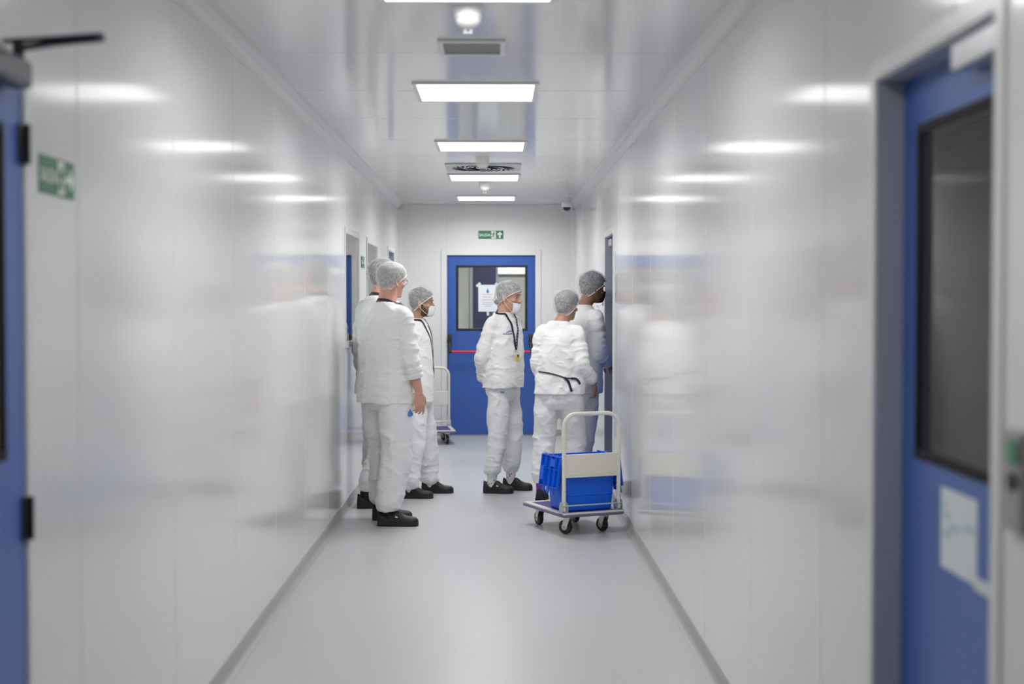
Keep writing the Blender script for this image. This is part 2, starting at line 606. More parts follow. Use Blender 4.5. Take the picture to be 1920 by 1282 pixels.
for xx in (-0.513, 0.385):
    g = Geo()
    B5(g, (xx - 0.022, Y1 - 0.045, 1.0), (xx + 0.022, yf, 1.13), 0.01)
    g.tube([np.array(p) - L5 for p in [(xx, Y1 - 0.03, 1.05), (xx + 0.004, Y1 - 0.06, 0.99), (xx + 0.008, Y1 - 0.075, 0.938)]], [0.012, 0.012, 0.016], 10)
    g.ellipsoid(np.array((xx + 0.008, Y1 - 0.075, 0.938)) - L5, (0.02, 0.019, 0.019), nu=12, nv=8)
    g.build('panic_bar_bracket', M['blackplastic'], d5, smooth=True, angle=40)
g = Geo()
B5(g, (DE[0] + 0.0, Y1 - 0.01, 1.03), (DE[0] + 0.035, yf, 1.08), 0.004)
g.build('latch', M['black'], d5)


# ------------------------------------------------------------------ windows in the left wall
def side_window(n, ya, yb, z0, z1):
    root = struct(empty('window_%d' % n, (LX, (ya + yb) / 2, z0)))
    L = np.array([LX, (ya + yb) / 2, z0])
    g = Geo()
    for lo, hi in [((ya - 0.028, z0 - 0.028), (ya + 0.02, z1 + 0.028)), ((yb - 0.02, z0 - 0.028), (yb + 0.028, z1 + 0.028)),
                   ((ya + 0.02, z0 - 0.028), (yb - 0.02, z0 + 0.02)), ((ya + 0.02, z1 - 0.02), (yb - 0.02, z1 + 0.028))]:
        g.box(np.array((LX + 0.007, lo[0], lo[1])) - L, np.array((LX - 0.088, hi[0], hi[1])) - L, 0, 0.002)
    g.build('window_frame', M['winframe'], root)
    g = Geo()
    g.box(np.array((LX + 0.004, ya + 0.015, z0 + 0.015)) - L, np.array((LX - 0.002, yb - 0.015, z1 - 0.015)) - L)
    g.build('window_pane', M['glass'], root)
    return root


side_window(1, *W1)
side_window(2, *W2)


# rooms seen through the panes
def side_room(name, lo, hi, mat, open_face):
    """a box of wall faces, open towards the corridor"""
    g = Geo()
    x0, y0, z0 = lo
    x1, y1, z1 = hi
    t = 0.03
    if open_face != 'x+':
        g.box((x1, y0, z0), (x1 + t, y1, z1))
    if open_face != 'x-':
        g.box((x0 - t, y0, z0), (x0, y1, z1))
    g.box((x0, y1, z0), (x1, y1 + t, z1))
    if open_face != 'y-':
        g.box((x0, y0 - t, z0), (x1, y0, z0 + z1))
    g.box((x0, y0, z0 - t), (x1, y1, z0))
    g.box((x0, y0, z1), (x1, y1, z1 + t))
    return struct(g.build(name, mat))


side_room('wall_room_1', (LX - 1.6, 9.6, 0.0), (LX - 0.095, 13.4, 2.5), M['roomwhite'], 'x+')
side_room('wall_room_2', (LX - 1.6, 2.0, 0.0), (LX - 0.095, 3.8, 2.5), M['roombeige'], 'x+')
side_room('wall_room_3', (LX - 1.2, 13.7, 0.0), (LX - 0.095, 15.6, 2.5), M['roomgrey'], 'x+')
side_room('wall_room_4', (RX + 0.095, 1.9, 0.0), (RX + 1.7, 4.2, 2.5), M['roomgrey'], 'x-')
side_room('wall_room_5', (RX + 0.095, 10.2, 0.0), (RX + 1.5, 11.9, 2.5), M['roomgrey'], 'x-')
side_room('wall_room_6', (-1.6, Y1 + 0.1, 0.0), (1.5, Y1 + 3.2, 2.5), M['roomgrey'], 'y-')


# ------------------------------------------------------------------ ceiling lights
def ceiling_light(x, y, z, label, mat='light'):
    root = empty('ceiling_light', (x, y, z))
    tag(root, label, 'ceiling light', 'square light panels along the corridor ceiling')
    g = Geo()
    a, b = 0.312, 0.29
    for lo, hi in [((-a, -a), (a, -b)), ((-a, b), (a, a)), ((-a, -b), (-b, b)), ((b, -b), (a, b))]:
        g.box((lo[0], lo[1], -0.012), (hi[0], hi[1], 0.0), 0, 0.002)
    g.build('frame', M['lightframe'], root)
    g = Geo()
    g.box((-0.291, -0.291, -0.008), (0.291, 0.291, -0.002))
    g.build('diffuser', M[mat], root)
    if mat == 'light':
        ld = bpy.data.lights.new('panel_light', 'AREA')
        ld.shape = 'SQUARE'
        ld.size = 0.56
        ld.energy = PANEL_WATTS * (0.40 if y < 3 else 0.72 if y < 6 else 0.95 if y < 9 else 1.15)
        ld.color = (1.0, 0.99, 0.985)
        ld.spread = rad(PANEL_SPREAD)
        lo = bpy.data.objects.new('panel_light', ld)
        COL.objects.link(lo)
        lo.location = (0, 0, -0.013)
        lo.parent = root
    return root


names = ['square ceiling light panel closest to the blue end door',
         'second ceiling light panel from the end door, beyond the round slotted air diffuser',
         'middle ceiling light panel, just in front of the round slotted air diffuser',
         'largest fully visible ceiling light panel, just beyond the grey vent grille',
         'ceiling light panel cut off by the top edge of the picture',
         'dimmer ceiling light panel above the two near doors, out of the picture']
for y, nm in zip(LIGHT_Y, names):
    ceiling_light(CX, y, CZ, nm)
# unseen light panels added to brighten the rooms behind the panes
for x, y, nm in [(0.1, Y1 + 1.7, 'unseen ceiling light panel added in the room beyond the end door'),
                 (LX - 0.8, 11.5, 'unseen ceiling light panel added in the room behind the left wall windows'),
                 (LX - 0.8, 2.9, 'unseen ceiling light panel added in the room behind the near left door'),
                 (RX + 0.9, 3.0, 'unseen ceiling light panel added in the room behind the near right door')]:
    ceiling_light(x, y, 2.5, nm, 'fill_glow_strong' if 'windows' in nm else 'fill_glow')['group'] = 'unseen light panels added in the rooms beyond'
d6 = struct(empty('door_6', (-0.14, Y1 + 3.2, 0)))
g = Geo()
g.box((-0.17, -0.03, 0.0), (0.14, 0.0, 1.98), 0, 0.004)
g.build('door_leaf', M['slate'], d6)
g = Geo()
for lo, hi in [((-0.21, 0), (-0.17, 2.02)), ((0.14, 0), (0.18, 2.02)), ((-0.17, 1.98), (0.14, 2.02))]:
    g.box((lo[0], -0.035, lo[1]), (hi[0], 0.0, hi[1]), 0, 0.003)
g.build('door_frame', M['jamb'], d6)
st = empty('stand_in_strip_light', (0.21, Y1 + 3.155, 1.92))  # made-up fixture that supplies the bright streaks in the end door glass
tag(st, 'made-up strip light standing in for bright streaks in the end door glass, upper right', 'strip light')
g = Geo()
g.box((-0.19, -0.03, -0.07), (0.19, 0.04, 0.08), 0, 0.004)
g.build('fitting', M['white'], st)
for z in (-0.045, 0.005, 0.05):
    g = Geo()
    g.cyl((-0.18, -0.045, z), (0.18, -0.045, z), 0.015, 14)
    g.build('tube', M['tube'], st, smooth=True, angle=40)


# ------------------------------------------------------------------ smoke detectors, diffuser, grille, camera
def detector(y, label):
    root = empty('smoke_detector', (CX - 0.0, y, CZ))
    tag(root, label, 'smoke detector', 'white smoke detectors on the ceiling')
    g = Geo()
    g.disc_lathe((0, 0, 0), [(0.0, 0.0), (0.052, 0.0), (0.052, -0.012), (0.05, -0.045), (0.049, -0.05), (0.042, -0.054), (0.0, -0.054)])
    g.build('base', M['white'], root, smooth=True, angle=35)
    g = Geo()
    g.disc_lathe((0, 0, 0), [(0.0, -0.053), (0.048, -0.053), (0.044, -0.066), (0.030, -0.080), (0.012, -0.087), (0.0, -0.088)])
    g.build('dome', M['white'], root, smooth=True, angle=35)
    g = Geo()
    for s in (-1, 1):
        g.cyl((s * 0.010, 0, -0.082), (s * 0.010, 0, -0.105), 0.006, 10)
    g.disc_lathe((0, 0, 0), [(0.0, -0.103), (0.02, -0.103), (0.018, -0.109), (0.0, -0.110)])
    g.build('sensor', M['grille'], root, smooth=True, angle=35)
    return root


detector(5.17, 'white smoke detector between the nearest ceiling light and the grey vent grille')
detector(10.62, 'white smoke detector standing just before the round slotted air diffuser')
detector(12.78, 'white smoke detector between the two ceiling lights nearest the end door')

# return grille
root = empty('ceiling_vent', (CX, 6.02, CZ))
tag(root, 'small rectangular white ceiling vent with a grey slatted grille', 'vent')
g = Geo()
for lo, hi in [((-0.14, -0.17), (0.14, -0.135)), ((-0.14, 0.135), (0.14, 0.17)), ((-0.14, -0.135), (-0.118, 0.135)), ((0.118, -0.135), (0.14, 0.135))]:
    g.box((lo[0], lo[1], -0.012), (hi[0], hi[1], 0.0), 0, 0.003)
g.build('frame', M['ventwhite'], root)
g = Geo()
for k in range(18):
    xx = -0.112 + k * 0.0132
    g.box((xx - 0.0018, -0.135, -0.010), (xx + 0.0018, 0.135, -0.002))
g.build('grille_slats', M['grille'], root)
g = Geo()
g.box((-0.118, -0.135, -0.0025), (0.118, 0.135, -0.0005))
g.build('backing', M['grille'], root)

# swirl diffuser with curved slots
root = empty('air_diffuser', (CX, 11.42, CZ))
tag(root, 'square white swirl air diffuser plate with curved black slots', 'air diffuser')
g = Geo()
g.box((-0.30, -0.30, -0.010), (0.30, 0.30, 0.0), 0, 0.004)
g.build('plate', M['ventwhite'], root)
g = Geo()
rnd = random.Random(4)
for ring, (r0, r1, cnt) in enumerate([(0.06, 0.15, 14), (0.165, 0.255, 22)]):
    for k in range(cnt):
        a0 = 2 * PI * k / cnt + ring * 0.1
        pl = []
        for i in range(7):
            t = i / 6
            r = r0 + (r1 - r0) * t
            a = a0 + 0.55 * t * (1.0 if ring else 1.4)
            pl.append((r * math.cos(a), r * math.sin(a), -0.0112))
        g.tube(pl, [0.004, 0.008, 0.0095, 0.0095, 0.0095, 0.008, 0.004], 8, flat=0.12)
g.disc_lathe((0, 0, 0), [(0.0, -0.010), (0.014, -0.010), (0.014, -0.0118), (0.0, -0.0118)])
g.build('slots', M['slotdark'], root)

# dome camera on the ceiling by the right wall
root = empty('security_camera', (0.735, 14.75, CZ))
tag(root, 'small white dome security camera with black lens on the ceiling corner', 'camera')
g = Geo()
g.disc_lathe((0, 0, 0), [(0.0, 0.0), (0.05, 0.0), (0.05, -0.016), (0.034, -0.022), (0.034, -0.04), (0.05, -0.048), (0.056, -0.056), (0.056, -0.092), (0.046, -0.102), (0.0, -0.102)])
g.build('housing', M['white'], root, smooth=True, angle=30)
g = Geo()
g.disc_lathe((0, 0, 0), [(0.0, -0.1005), (0.043, -0.1005), (0.040, -0.115), (0.028, -0.131), (0.012, -0.139), (0.0, -0.14)])
g.build('lens_dome', M['blackplastic'], root, smooth=True, angle=50)
g = Geo()
g.tube([(0.034, 0, -0.03), (0.07, 0.0, -0.035), (0.115, 0.01, -0.062)], 0.006, 8)
g.build('cable', M['white'], root, smooth=True, angle=50)


# ------------------------------------------------------------------ exit signs
def text_geo(s, size):
    cu = bpy.data.curves.new('txt', 'FONT')
    cu.body = s
    cu.size = size
    cu.align_x = 'LEFT'
    cu.extrude = 0.0004
    cu.offset = 0.0006
    o = bpy.data.objects.new('txt', cu)
    COL.objects.link(o)
    dg = bpy.context.evaluated_depsgraph_get()
    me = bpy.data.meshes.new_from_object(o.evaluated_get(dg))
    V = np.array([tuple(v.co) for v in me.vertices])
    F = [tuple(p.vertices) for p in me.polygons]
    bpy.data.objects.remove(o)
    bpy.data.meshes.remove(me)
    return V, F


def exit_sign(loc, R, label, arrow):
    """plate in its own u (right), v (up) plane; R maps (u, v, n) to the world"""
    root = empty('exit_sign', loc)
    tag(root, label, 'sign', 'green exit signs')
    R = np.array(R, float).T

    def put(gg):
        out = Geo()
        out.add(gg.verts() @ R.T, gg.F)
        return out
    g = Geo()
    g.box((-0.139, -0.046, 0.0), (0.139, 0.046, 0.002), 0, 0.0008)
    put(g).build('plate', M['green'], root)
    V, F = text_geo('SALIDA', 0.043)
    w = V[:, 0].max() - V[:, 0].min()
    V[:, 0] = (V[:, 0] - V[:, 0].min()) * 0.128 / w - 0.133
    V[:, 1] -= 0.0155
    V[:, 2] += 0.0026
    g = Geo()
    g.add(V, F)
    put(g).build('lettering', M['signwhite'], root)
    g = Geo()
    g.box((0.004, -0.041, 0.002), (0.055, 0.041, 0.0026))
    dr = put(g).build('doorway_pictogram', M['signwhite'], root)
    g = Geo()
    z = 0.0031
    g.ellipsoid((0.036, 0.026, z), (0.0075, 0.0075, 0.0006), nu=14, nv=6)

    def seg(a, b, r):
        a, b = np.array(a), np.array(b)
        d = (b - a) / np.linalg.norm(b - a)
        n = np.array((-d[1], d[0])) * r
        a2, b2 = a - d * r * 0.5, b + d * r * 0.5
        q = [a2 - n, b2 - n, b2 + n, a2 + n]
        g.add([(p[0], p[1], zz) for zz in (0.0024, z + 0.0004) for p in q], [(0, 3, 2, 1), (4, 5, 6, 7), (0, 1, 5, 4), (1, 2, 6, 5), (2, 3, 7, 6), (3, 0, 4, 7)])
    seg((0.031, 0.017), (0.025, -0.006), 0.006)
    seg((0.031, 0.015), (0.017, 0.014), 0.003)
    seg((0.017, 0.014), (0.011, 0.002), 0.003)
    seg((0.031, 0.014), (0.042, 0.004), 0.003)
    seg((0.042, 0.004), (0.051, 0.009), 0.003)
    seg((0.025, -0.006), (0.036, -0.016), 0.004)
    seg((0.036, -0.016), (0.033, -0.033), 0.0038)
    seg((0.024, -0.006), (0.017, -0.021), 0.004)
    seg((0.017, -0.021), (0.002, -0.026), 0.0038)
    put(g).build('running_figure', M['green'], dr)
    g = Geo()
    c = np.array((0.098, 0.0))
    if arrow == 'up':
        rot = lambda p: (p[0] + c[0], p[1] + c[1])
    else:
        rot = lambda p: (p[1] + c[0], -p[0] + c[1])
    poly = [(-0.0095, -0.033), (0.0095, -0.033), (0.0095, 0.006), (0.020, -0.004), (0.026, 0.004), (0.026, 0.010), (0.0, 0.034), (-0.026, 0.010), (-0.026, 0.004), (-0.020, -0.004), (-0.0095, 0.006)]
    pts = [rot(p) for p in poly]
    n = len(pts)
    g.add([(p[0], p[1], 0.002) for p in pts] + [(p[0], p[1], 0.0029) for p in pts],
          [tuple(range(n - 1, -1, -1)), tuple(range(n, 2 * n))] + [(i, (i + 1) % n, n + (i + 1) % n, n + i) for i in range(n)])
    put(g).build('arrow', M['signwhite'], root)
    return root


exit_sign((-0.056, Y1 - 0.0005, 2.232), [(1, 0, 0), (0, 0, 1), (0, -1, 0)],
          'green exit sign with white up arrow above the blue end door', 'up')
exit_sign((LX + 0.0005, 3.505, 1.802), [(0, 1, 0), (0, 0, 1), (1, 0, 0)],
          'blurred green exit sign on the left wall beside the near blue door', 'right')
exit_sign((LX + 0.0005, 11.51, 1.812), [(0, 1, 0), (0, 0, 1), (1, 0, 0)],
          'small green exit sign seen edge-on between the two left wall windows', 'right')


# ------------------------------------------------------------------ notices and wall plates
def plain_box(lo, hi, name, mat, parent=None, bev=0.0, L=(0, 0, 0)):
    g = Geo()
    g.box(np.array(lo) - np.array(L), np.array(hi) - np.array(L), 0, bev)
    return g.build(name, mat, parent)


nz = 1.53
nl = (-0.092, yf + 0.0085, nz)
nt = empty('notice', nl)
tag(nt, 'white paper notice taped to the end door glass', 'notice')
plain_box((-0.105, 0, -0.149), (0.105, 0.0015, 0.149), 'sheet', M['paper'], nt)
yy = -0.0008
g = Geo()
drop = []
for i in range(24):
    t = 2 * PI * i / 24
    r = 0.016
    drop.append((r * math.sin(t) * (1.0 if math.cos(t) < 0 else max(0.05, 1 - math.cos(t) * 0.95)), -r * 0.7 + (-r * 0 + (0.040 * max(0, math.cos(t)) if math.cos(t) > 0 else r * math.cos(t)))))
n = len(drop)
g.add([(p[0], yy, p[1] + 0.085) for p in drop] + [(p[0], yy + 0.0006, p[1] + 0.085) for p in drop],
      [tuple(range(n)), tuple(range(2 * n - 1, n - 1, -1))] + [(i, n + i, n + (i + 1) % n, (i + 1) % n) for i in range(n)])
g.build('logo', M['inkblue'], nt)
rnd = random.Random(9)


def words(g, x0, x1, z, h, wmin, wmax, y=yy):
    x = x0
    while x < x1 - 0.008:
        w = min(rnd.uniform(wmin, wmax), x1 - x)
        g.box((x, y, z), (x + w, y + 0.0006, z + h * rnd.uniform(0.8, 1.0)))
        x += w + h * 0.45


g = Geo()
for z, a, b in [(0.036, -0.058, 0.055), (0.007, -0.055, 0.045), (-0.024, -0.065, 0.062)]:
    words(g, a, b, z, 0.012, 0.006, 0.012)
g.build('red_lines', M['inkred'], nt)
g = Geo()
for z, a, b in [(-0.052, -0.062, 0.06), (-0.071, -0.062, 0.062), (-0.092, -0.03, 0.04)]:
    words(g, a, b, z, 0.008, 0.01, 0.03)
g.build('grey_lines', M['inkgrey'], nt)
for (cx_, cz_, an, w_) in [(-0.103, 0.15, 40, 0.06), (0.103, 0.15, -40, 0.05), (0.002, -0.163, 90, 0.06)]:
    g = Geo()
    ca, sa = math.cos(rad(an)), math.sin(rad(an))
    q = [(-w_ / 2, -0.013), (w_ / 2, -0.013), (w_ / 2, 0.013), (-w_ / 2, 0.013)]
    q = [(cx_ + u * ca - v * sa, cz_ + u * sa + v * ca) for u, v in q]
    g.add([(p[0], y_, p[1]) for y_ in (-0.0012, 0.001) for p in q], [(0, 1, 2, 3), (7, 6, 5, 4), (0, 4, 5, 1), (1, 5, 6, 2), (2, 6, 7, 3), (3, 7, 4, 0)])
    g.build('tape', M['tape'], nt)

nr = empty('notice', (RX + 0.0585, 2.85, 1.03))
tag(nr, 'blurred white paper stuck low on the near right blue door', 'notice')
plain_box((0, -0.112, -0.085), (0.0014, 0.112, 0.082), 'sheet', M['paper'], nr)
g = Geo()
for z, a, b in [(0.012, -0.10, -0.03), (0.0, -0.005, 0.06), (-0.018, 0.045, 0.095), (0.02, 0.05, 0.09), (0.04, 0.082, 0.1)]:
    g.box((-0.0008, a, z), (0.0, b, z + 0.012))
g.build('print', M['inkpale'], nr)
g = Geo()
g.box((-0.002, -0.205, -0.092), (0.0006, -0.10, -0.066))
g.build('tape', M['tape'], nr)


def access_plate(y, z, label):
    root = empty('access_plate', (RX, y, z))
    tag(root, label, 'access plate', 'access plates beside the right wall doors')
    g = Geo()
    g.box((-0.016, -0.04, -0.085), (0.0, 0.04, 0.085), 0, 0.004)
    g.build('housing', M['steel'], root)
    g = Geo()
    g.box((-0.02, -0.026, 0.028), (-0.0155, 0.026, 0.07), 0, 0.003)
    g.build('indicator', M['led'], root)
    g = Geo()
    g.tube([(-0.016, 0, 0.0), (-0.023, 0, 0.0), (-0.0235, 0, 0.0)], [0.016, 0.015, 0.010], 18)
    g.build('push_button', M['blackplastic'], root, smooth=True, angle=40)
    return root


access_plate(2.348, 1.20, 'blurred grey access plate at the right picture edge beside the near door')
access_plate(11.52, 1.25, 'narrow grey access plate just past the far right door frame')

# lens-shaped hook on the wall past the far right door
hk = empty('wall_hook', (RX, 11.62, 1.47))
tag(hk, 'small metal hook on the right wall past the far door', 'hook')
g = Geo()
g.box((-0.006, -0.012, -0.01), (0.0, 0.012, 0.12), 0, 0.002)
g.build('hook_plate', M['grille'], hk)
g = Geo()
g.tube([(-0.004, 0, 0.01), (-0.03, 0, -0.005), (-0.042, 0, -0.02), (-0.048, 0, -0.005)], 0.004, 8)
g.build('hook_prong', M['alu'], hk, smooth=True, angle=50)


# ------------------------------------------------------------------ platform trolleys
def trolley(loc, rz, label):
    root = empty('platform_trolley', loc, rz)
    tag(root, label, 'trolley', 'white platform trolleys')
    W, Ln, zt = 0.43, 0.62, 0.150
    # deck: white steel tray with a raised rim
    g = Geo()
    g.box((-W / 2 + 0.006, 0.006, zt - 0.028), (W / 2 - 0.006, Ln - 0.006, zt - 0.004), 0, 0.006)
    b = 0.038
    for lo, hi in [((-W / 2, 0), (W / 2, b)), ((-W / 2, Ln - b), (W / 2, Ln)), ((-W / 2, b), (-W / 2 + b, Ln - b)), ((W / 2 - b, b), (W / 2, Ln - b))]:
        g.box((lo[0], lo[1], zt - 0.010), (hi[0], hi[1], zt), 0, 0.003)
    dk = g.build('deck', M['cream'], root)
    g = Geo()
    g.box((-W / 2 + b, b, zt - 0.008), (W / 2 - b, Ln - b, zt - 0.002))
    g.build('deck_mat', M['deckmat'], dk)
    g = Geo()
    pts = []
    for cx_, cy_, a0 in [(W / 2 - 0.02, Ln - 0.02, 0), (-W / 2 + 0.02, Ln - 0.02, 90), (-W / 2 + 0.02, 0.02, 180), (W / 2 - 0.02, 0.02, 270)]:
        for k in range(5):
            a = rad(a0 + k * 22.5)
            pts.append((cx_ + 0.022 * math.cos(a), cy_ + 0.022 * math.sin(a), zt - 0.017))
    g.tube(pts, 0.0085, 8, closed=True)
    g.build('bumper', M['bumper'], dk, smooth=True)
    # folding push handle
    hx, hy, ht, r = 0.196, 0.034, 0.779, 0.085
    g = Geo()
    path = [(-hx, hy, zt + 0.01), (-hx, hy, 0.4), (-hx, hy, ht - r)]
    for k in range(1, 9):
        a = PI / 2 * k / 8
        path.append((-hx + r - r * math.cos(a), hy, ht - r + r * math.sin(a)))
    path += [(0, hy, ht)]
    for k in range(0, 9):
        a = PI / 2 * k / 8
        path.append((hx - r + r * math.sin(a), hy, ht - r + r * math.cos(a)))
    path += [(hx, hy, 0.4), (hx, hy, zt + 0.01)]
    g.tube(path, 0.0135, 14)
    hd = g.build('push_handle', M['cream'], root, smooth=True, angle=60)
    g = Geo()
    g.box((-hx + 0.010, hy - 0.007, 0.372), (hx - 0.010, hy + 0.007, 0.522), 0, 0.004)
    g.box((-hx + 0.028, hy - 0.0085, 0.390), (hx - 0.028, hy - 0.006, 0.504), 0, 0.001)
    g.build('handle_panel', M['cream'], hd)
    # hinge brackets and the locking rod
    for s in (-1, 1):
        g = Geo()
        for dx in (-0.018, 0.018):
            xx = s * hx + dx
            prof = [(hy - 0.024, zt), (hy + 0.030, zt), (hy + 0.030, zt + 0.04), (hy + 0.018, zt + 0.066), (hy + 0.002, zt + 0.072), (hy - 0.016, zt + 0.062), (hy - 0.024, zt + 0.04)]
            g.loft([np.array([(xx + e, y, z) for y, z in prof]) for e in (-0.0013, 0.0013)])
        g.box((s * hx - 0.03, hy - 0.026, zt), (s * hx + 0.03, hy + 0.034, zt + 0.003))
        g.cyl((s * hx - 0.023, hy, zt + 0.03), (s * hx + 0.023, hy, zt + 0.03), 0.006, 12)
        g.build('hinge_bracket', M['zinc'], root, smooth=True, angle=35)
    g = Geo()
    g.cyl((-hx - 0.02, hy - 0.014, zt + 0.046), (hx + 0.02, hy - 0.014, zt + 0.046), 0.0045, 10)
    g.build('locking_rod', M['zinc'], root, smooth=True, angle=40)
    # casters
    for (cx_, cy_, sw) in [(-0.125, 0.115, 0.55), (0.135, 0.115, 0.25), (-0.135, 0.525, 0.0), (0.135, 0.525, 0.0)]:
        c = empty('caster', (cx_, cy_, 0), sw)
        c.parent = root
        rw = 0.046
        g = Geo()
        prof = [(rw * 0.55, -0.013), (rw * 0.93, -0.0145), (rw, -0.009), (rw, 0.009), (rw * 0.93, 0.0145), (rw * 0.55, 0.013)]
        a = np.arange(28) * 2 * PI / 28
        g.loft([np.stack([np.full(28, o), 0.02 + r_ * np.cos(a), rw + r_ * np.sin(a)], 1) for r_, o in prof])
        g.build('wheel', M['black'], c, smooth=True, angle=35)
        g = Geo()
        g.cyl((-0.0165, 0.02, rw), (0.0165, 0.02, rw), rw * 0.5, 20)
        g.cyl((-0.024, 0.02, rw), (0.024, 0.02, rw), 0.007, 10)
        g.build('wheel_hub', M['grille'], c, smooth=True, angle=35)
        g = Geo()
        for s in (-1, 1):
            prof = [(0.005, rw - 0.014), (0.035, rw - 0.014), (0.03, rw + 0.03), (0.022, 0.112), (-0.022, 0.112), (-0.02, rw + 0.05)]
            g.loft([np.array([(s * 0.020 + e, y, z) for y, z in prof]) for e in (-0.001, 0.001)])
        g.box((-0.03, -0.03, 0.108), (0.03, 0.03, 0.122), 0, 0.002)
        g.build('fork', M['zinc'], c, smooth=True, angle=35)
    return root


RZ1 = rad(23)
T1 = np.array((0.625, 9.06, 0))
trolley(tuple(T1), RZ1, 'white platform trolley carrying an open blue crate by the right wall')
trolley((-0.71, 15.40, 0), rad(187), 'empty white platform trolley half hidden at the left of the end door')


# ------------------------------------------------------------------ blue attached-lid crate
def crate(loc, rz):
    root = empty('plastic_crate', loc, rz)
    tag(root, 'blue plastic crate with open hanging lid flaps standing on the trolley', 'crate')
    g = Geo()
    h, t = 0.345, 0.004

    def rect(hx, y0, y1, z, r=0.02):
        pts = []
        for cx_, cy_, a0 in [(hx - r, y1 - r, 0), (-hx + r, y1 - r, 90), (-hx + r, y0 + r, 180), (hx - r, y0 + r, 270)]:
            for k in range(5):
                a = rad(a0 + k * 22.5)
                pts.append((cx_ + r * math.cos(a), cy_ + r * math.sin(a), z))
        return np.array(pts)
    # outside up, over the rim and down the inside
    o0, o1 = (0.165, 0.02, 0.27), (0.187, 0.0, 0.29)

    def at(f, ins, z):
        hx = o0[0] + (o1[0] - o0[0]) * f - ins
        return rect(hx, o0[1] + (o1[1] - o0[1]) * f + ins, o0[2] + (o1[2] - o0[2]) * f - ins, z)
    rings = [at(0.0, 0.006, 0.0), at(0.0, 0.0, 0.006), at(0.30, 0, 0.098), at(0.30, -0.003, 0.10), at(0.34, -0.003, 0.104),
             at(0.34, 0, 0.108), at(0.88, 0, h - 0.045), at(0.88, -0.008, h - 0.043), at(1.0, -0.008, h - 0.002), at(1.0, -0.004, h),
             at(1.0, t, h), at(0.9, t, h - 0.04), at(0.02, t, 0.008), at(0.0, 0.03, 0.006)]
    g.loft(rings)
    for k in range(4):      # front and back ribs under the rim
        xx = -0.12 + 0.08 * k
        for (ya, yb) in [(-0.006, 0.012), (0.278, 0.296)]:
            g.box((xx - 0.004, ya, h - 0.085), (xx + 0.004, yb, h - 0.03), 0, 0.001)
    g.box((-0.085, -0.010, h - 0.075), (0.085, 0.008, h - 0.04), 0, 0.003)
    g.box((-0.085, 0.282, h - 0.075), (0.085, 0.300, h - 0.04), 0, 0.003)
    g.build('crate_body', M['crate'], root, smooth=True, angle=30)
    # lid halves hanging from the short rims, toothed free edge, ribbed underside
    for s in (-1, 1):
        g = Geo()
        top, dep = h + 0.006, 0.205

        def T(d, y, o):
            """d down from the hinge, y along it, o outward"""
            lean = rad(9)
            return (s * (0.197 + o * math.cos(lean) + d * math.sin(lean) * 0.8), y, top - d * math.cos(lean) + o * 0.1)

        def slab(d0, d1, y0, y1, oa, ob):
            V = [T(d, y, o) for o in (oa, ob) for (d, y) in [(d0, y0), (d1, y0), (d1, y1), (d0, y1)]]
            g.add(V, [(0, 3, 2, 1), (4, 5, 6, 7), (0, 1, 5, 4), (1, 2, 6, 5), (2, 3, 7, 6), (3, 0, 4, 7)])
        slab(0.0, dep, 0.004, 0.286, 0.0, 0.004)
        for k in range(4):
            y0 = 0.012 + k * 0.07
            slab(dep - 0.01, dep + 0.045 - 0.01 * (k % 2), y0, y0 + 0.038, 0.0, 0.004)
            slab(0.0, dep, y0 + 0.05, y0 + 0.055, 0.0, 0.018)
        slab(0.0, 0.006, 0.004, 0.286, 0.0, 0.018)
        slab(0.085, 0.09, 0.004, 0.286, 0.0, 0.016)
        slab(dep - 0.006, dep, 0.004, 0.286, 0.0, 0.016)
        slab(0.0, dep, 0.004, 0.010, 0.0, 0.018)
        slab(0.0, dep, 0.280, 0.286, 0.0, 0.018)
        slab(0.075, 0.165, 0.205, 0.26, 0.0, 0.03)
        slab(0.020, 0.07, 0.075, 0.13, 0.0, 0.019)
        for k in range(5):
            g.cyl(T(0.0, 0.02 + k * 0.06, -0.005), T(0.0, 0.045 + k * 0.06, -0.005), 0.006, 10)
        g.build('lid_flap', M['crate'], root)
    return root


def tl(x, y, z):
    c, s = math.cos(RZ1), math.sin(RZ1)
    return (T1[0] + x * c - y * s, T1[1] + x * s + y * c, z)


crate(tl(0.010, 0.062, 0.150), RZ1)


# ------------------------------------------------------------------ people: numeric helpers
def hash3(i, j, k, seed):
    n = (i * 374761393 + j * 668265263 + k * 2147483647 + seed * 974634777) & 0xFFFFFFFF
    n = ((n ^ (n >> 13)) * 1274126177) & 0xFFFFFFFF
    n = n ^ (n >> 16)
    return (n & 0xFFFF) / 65535.0


def vnoise(P, seed=0):
    """smooth value noise in [-1, 1] on an (n, 3) array"""
    P = np.asarray(P, float)
    I = np.floor(P).astype(np.int64)
    f = P - I
    f = f * f * f * (f * (f * 6 - 15) + 10)
    out = 0
    for dx in (0, 1):
        for dy in (0, 1):
            for dz in (0, 1):
                w = (f[:, 0] if dx else 1 - f[:, 0]) * (f[:, 1] if dy else 1 - f[:, 1]) * (f[:, 2] if dz else 1 - f[:, 2])
                out = out + w * hash3(I[:, 0] + dx, I[:, 1] + dy, I[:, 2] + dz, seed)
    return out * 2 - 1


def ridge(P, seed=0):
    return 0.55 - 2 * np.abs(vnoise(P, seed)) ** 0.85


def mesh_arrays(me):
    V = np.empty(len(me.vertices) * 3)
    me.vertices.foreach_get('co', V)
    N = np.empty(len(me.vertices) * 3)
    me.vertices.foreach_get('normal', N)
    E = np.empty(len(me.edges) * 2, int)
    me.edges.foreach_get('vertices', E)
    return V.reshape(-1, 3), N.reshape(-1, 3), E.reshape(-1, 2)


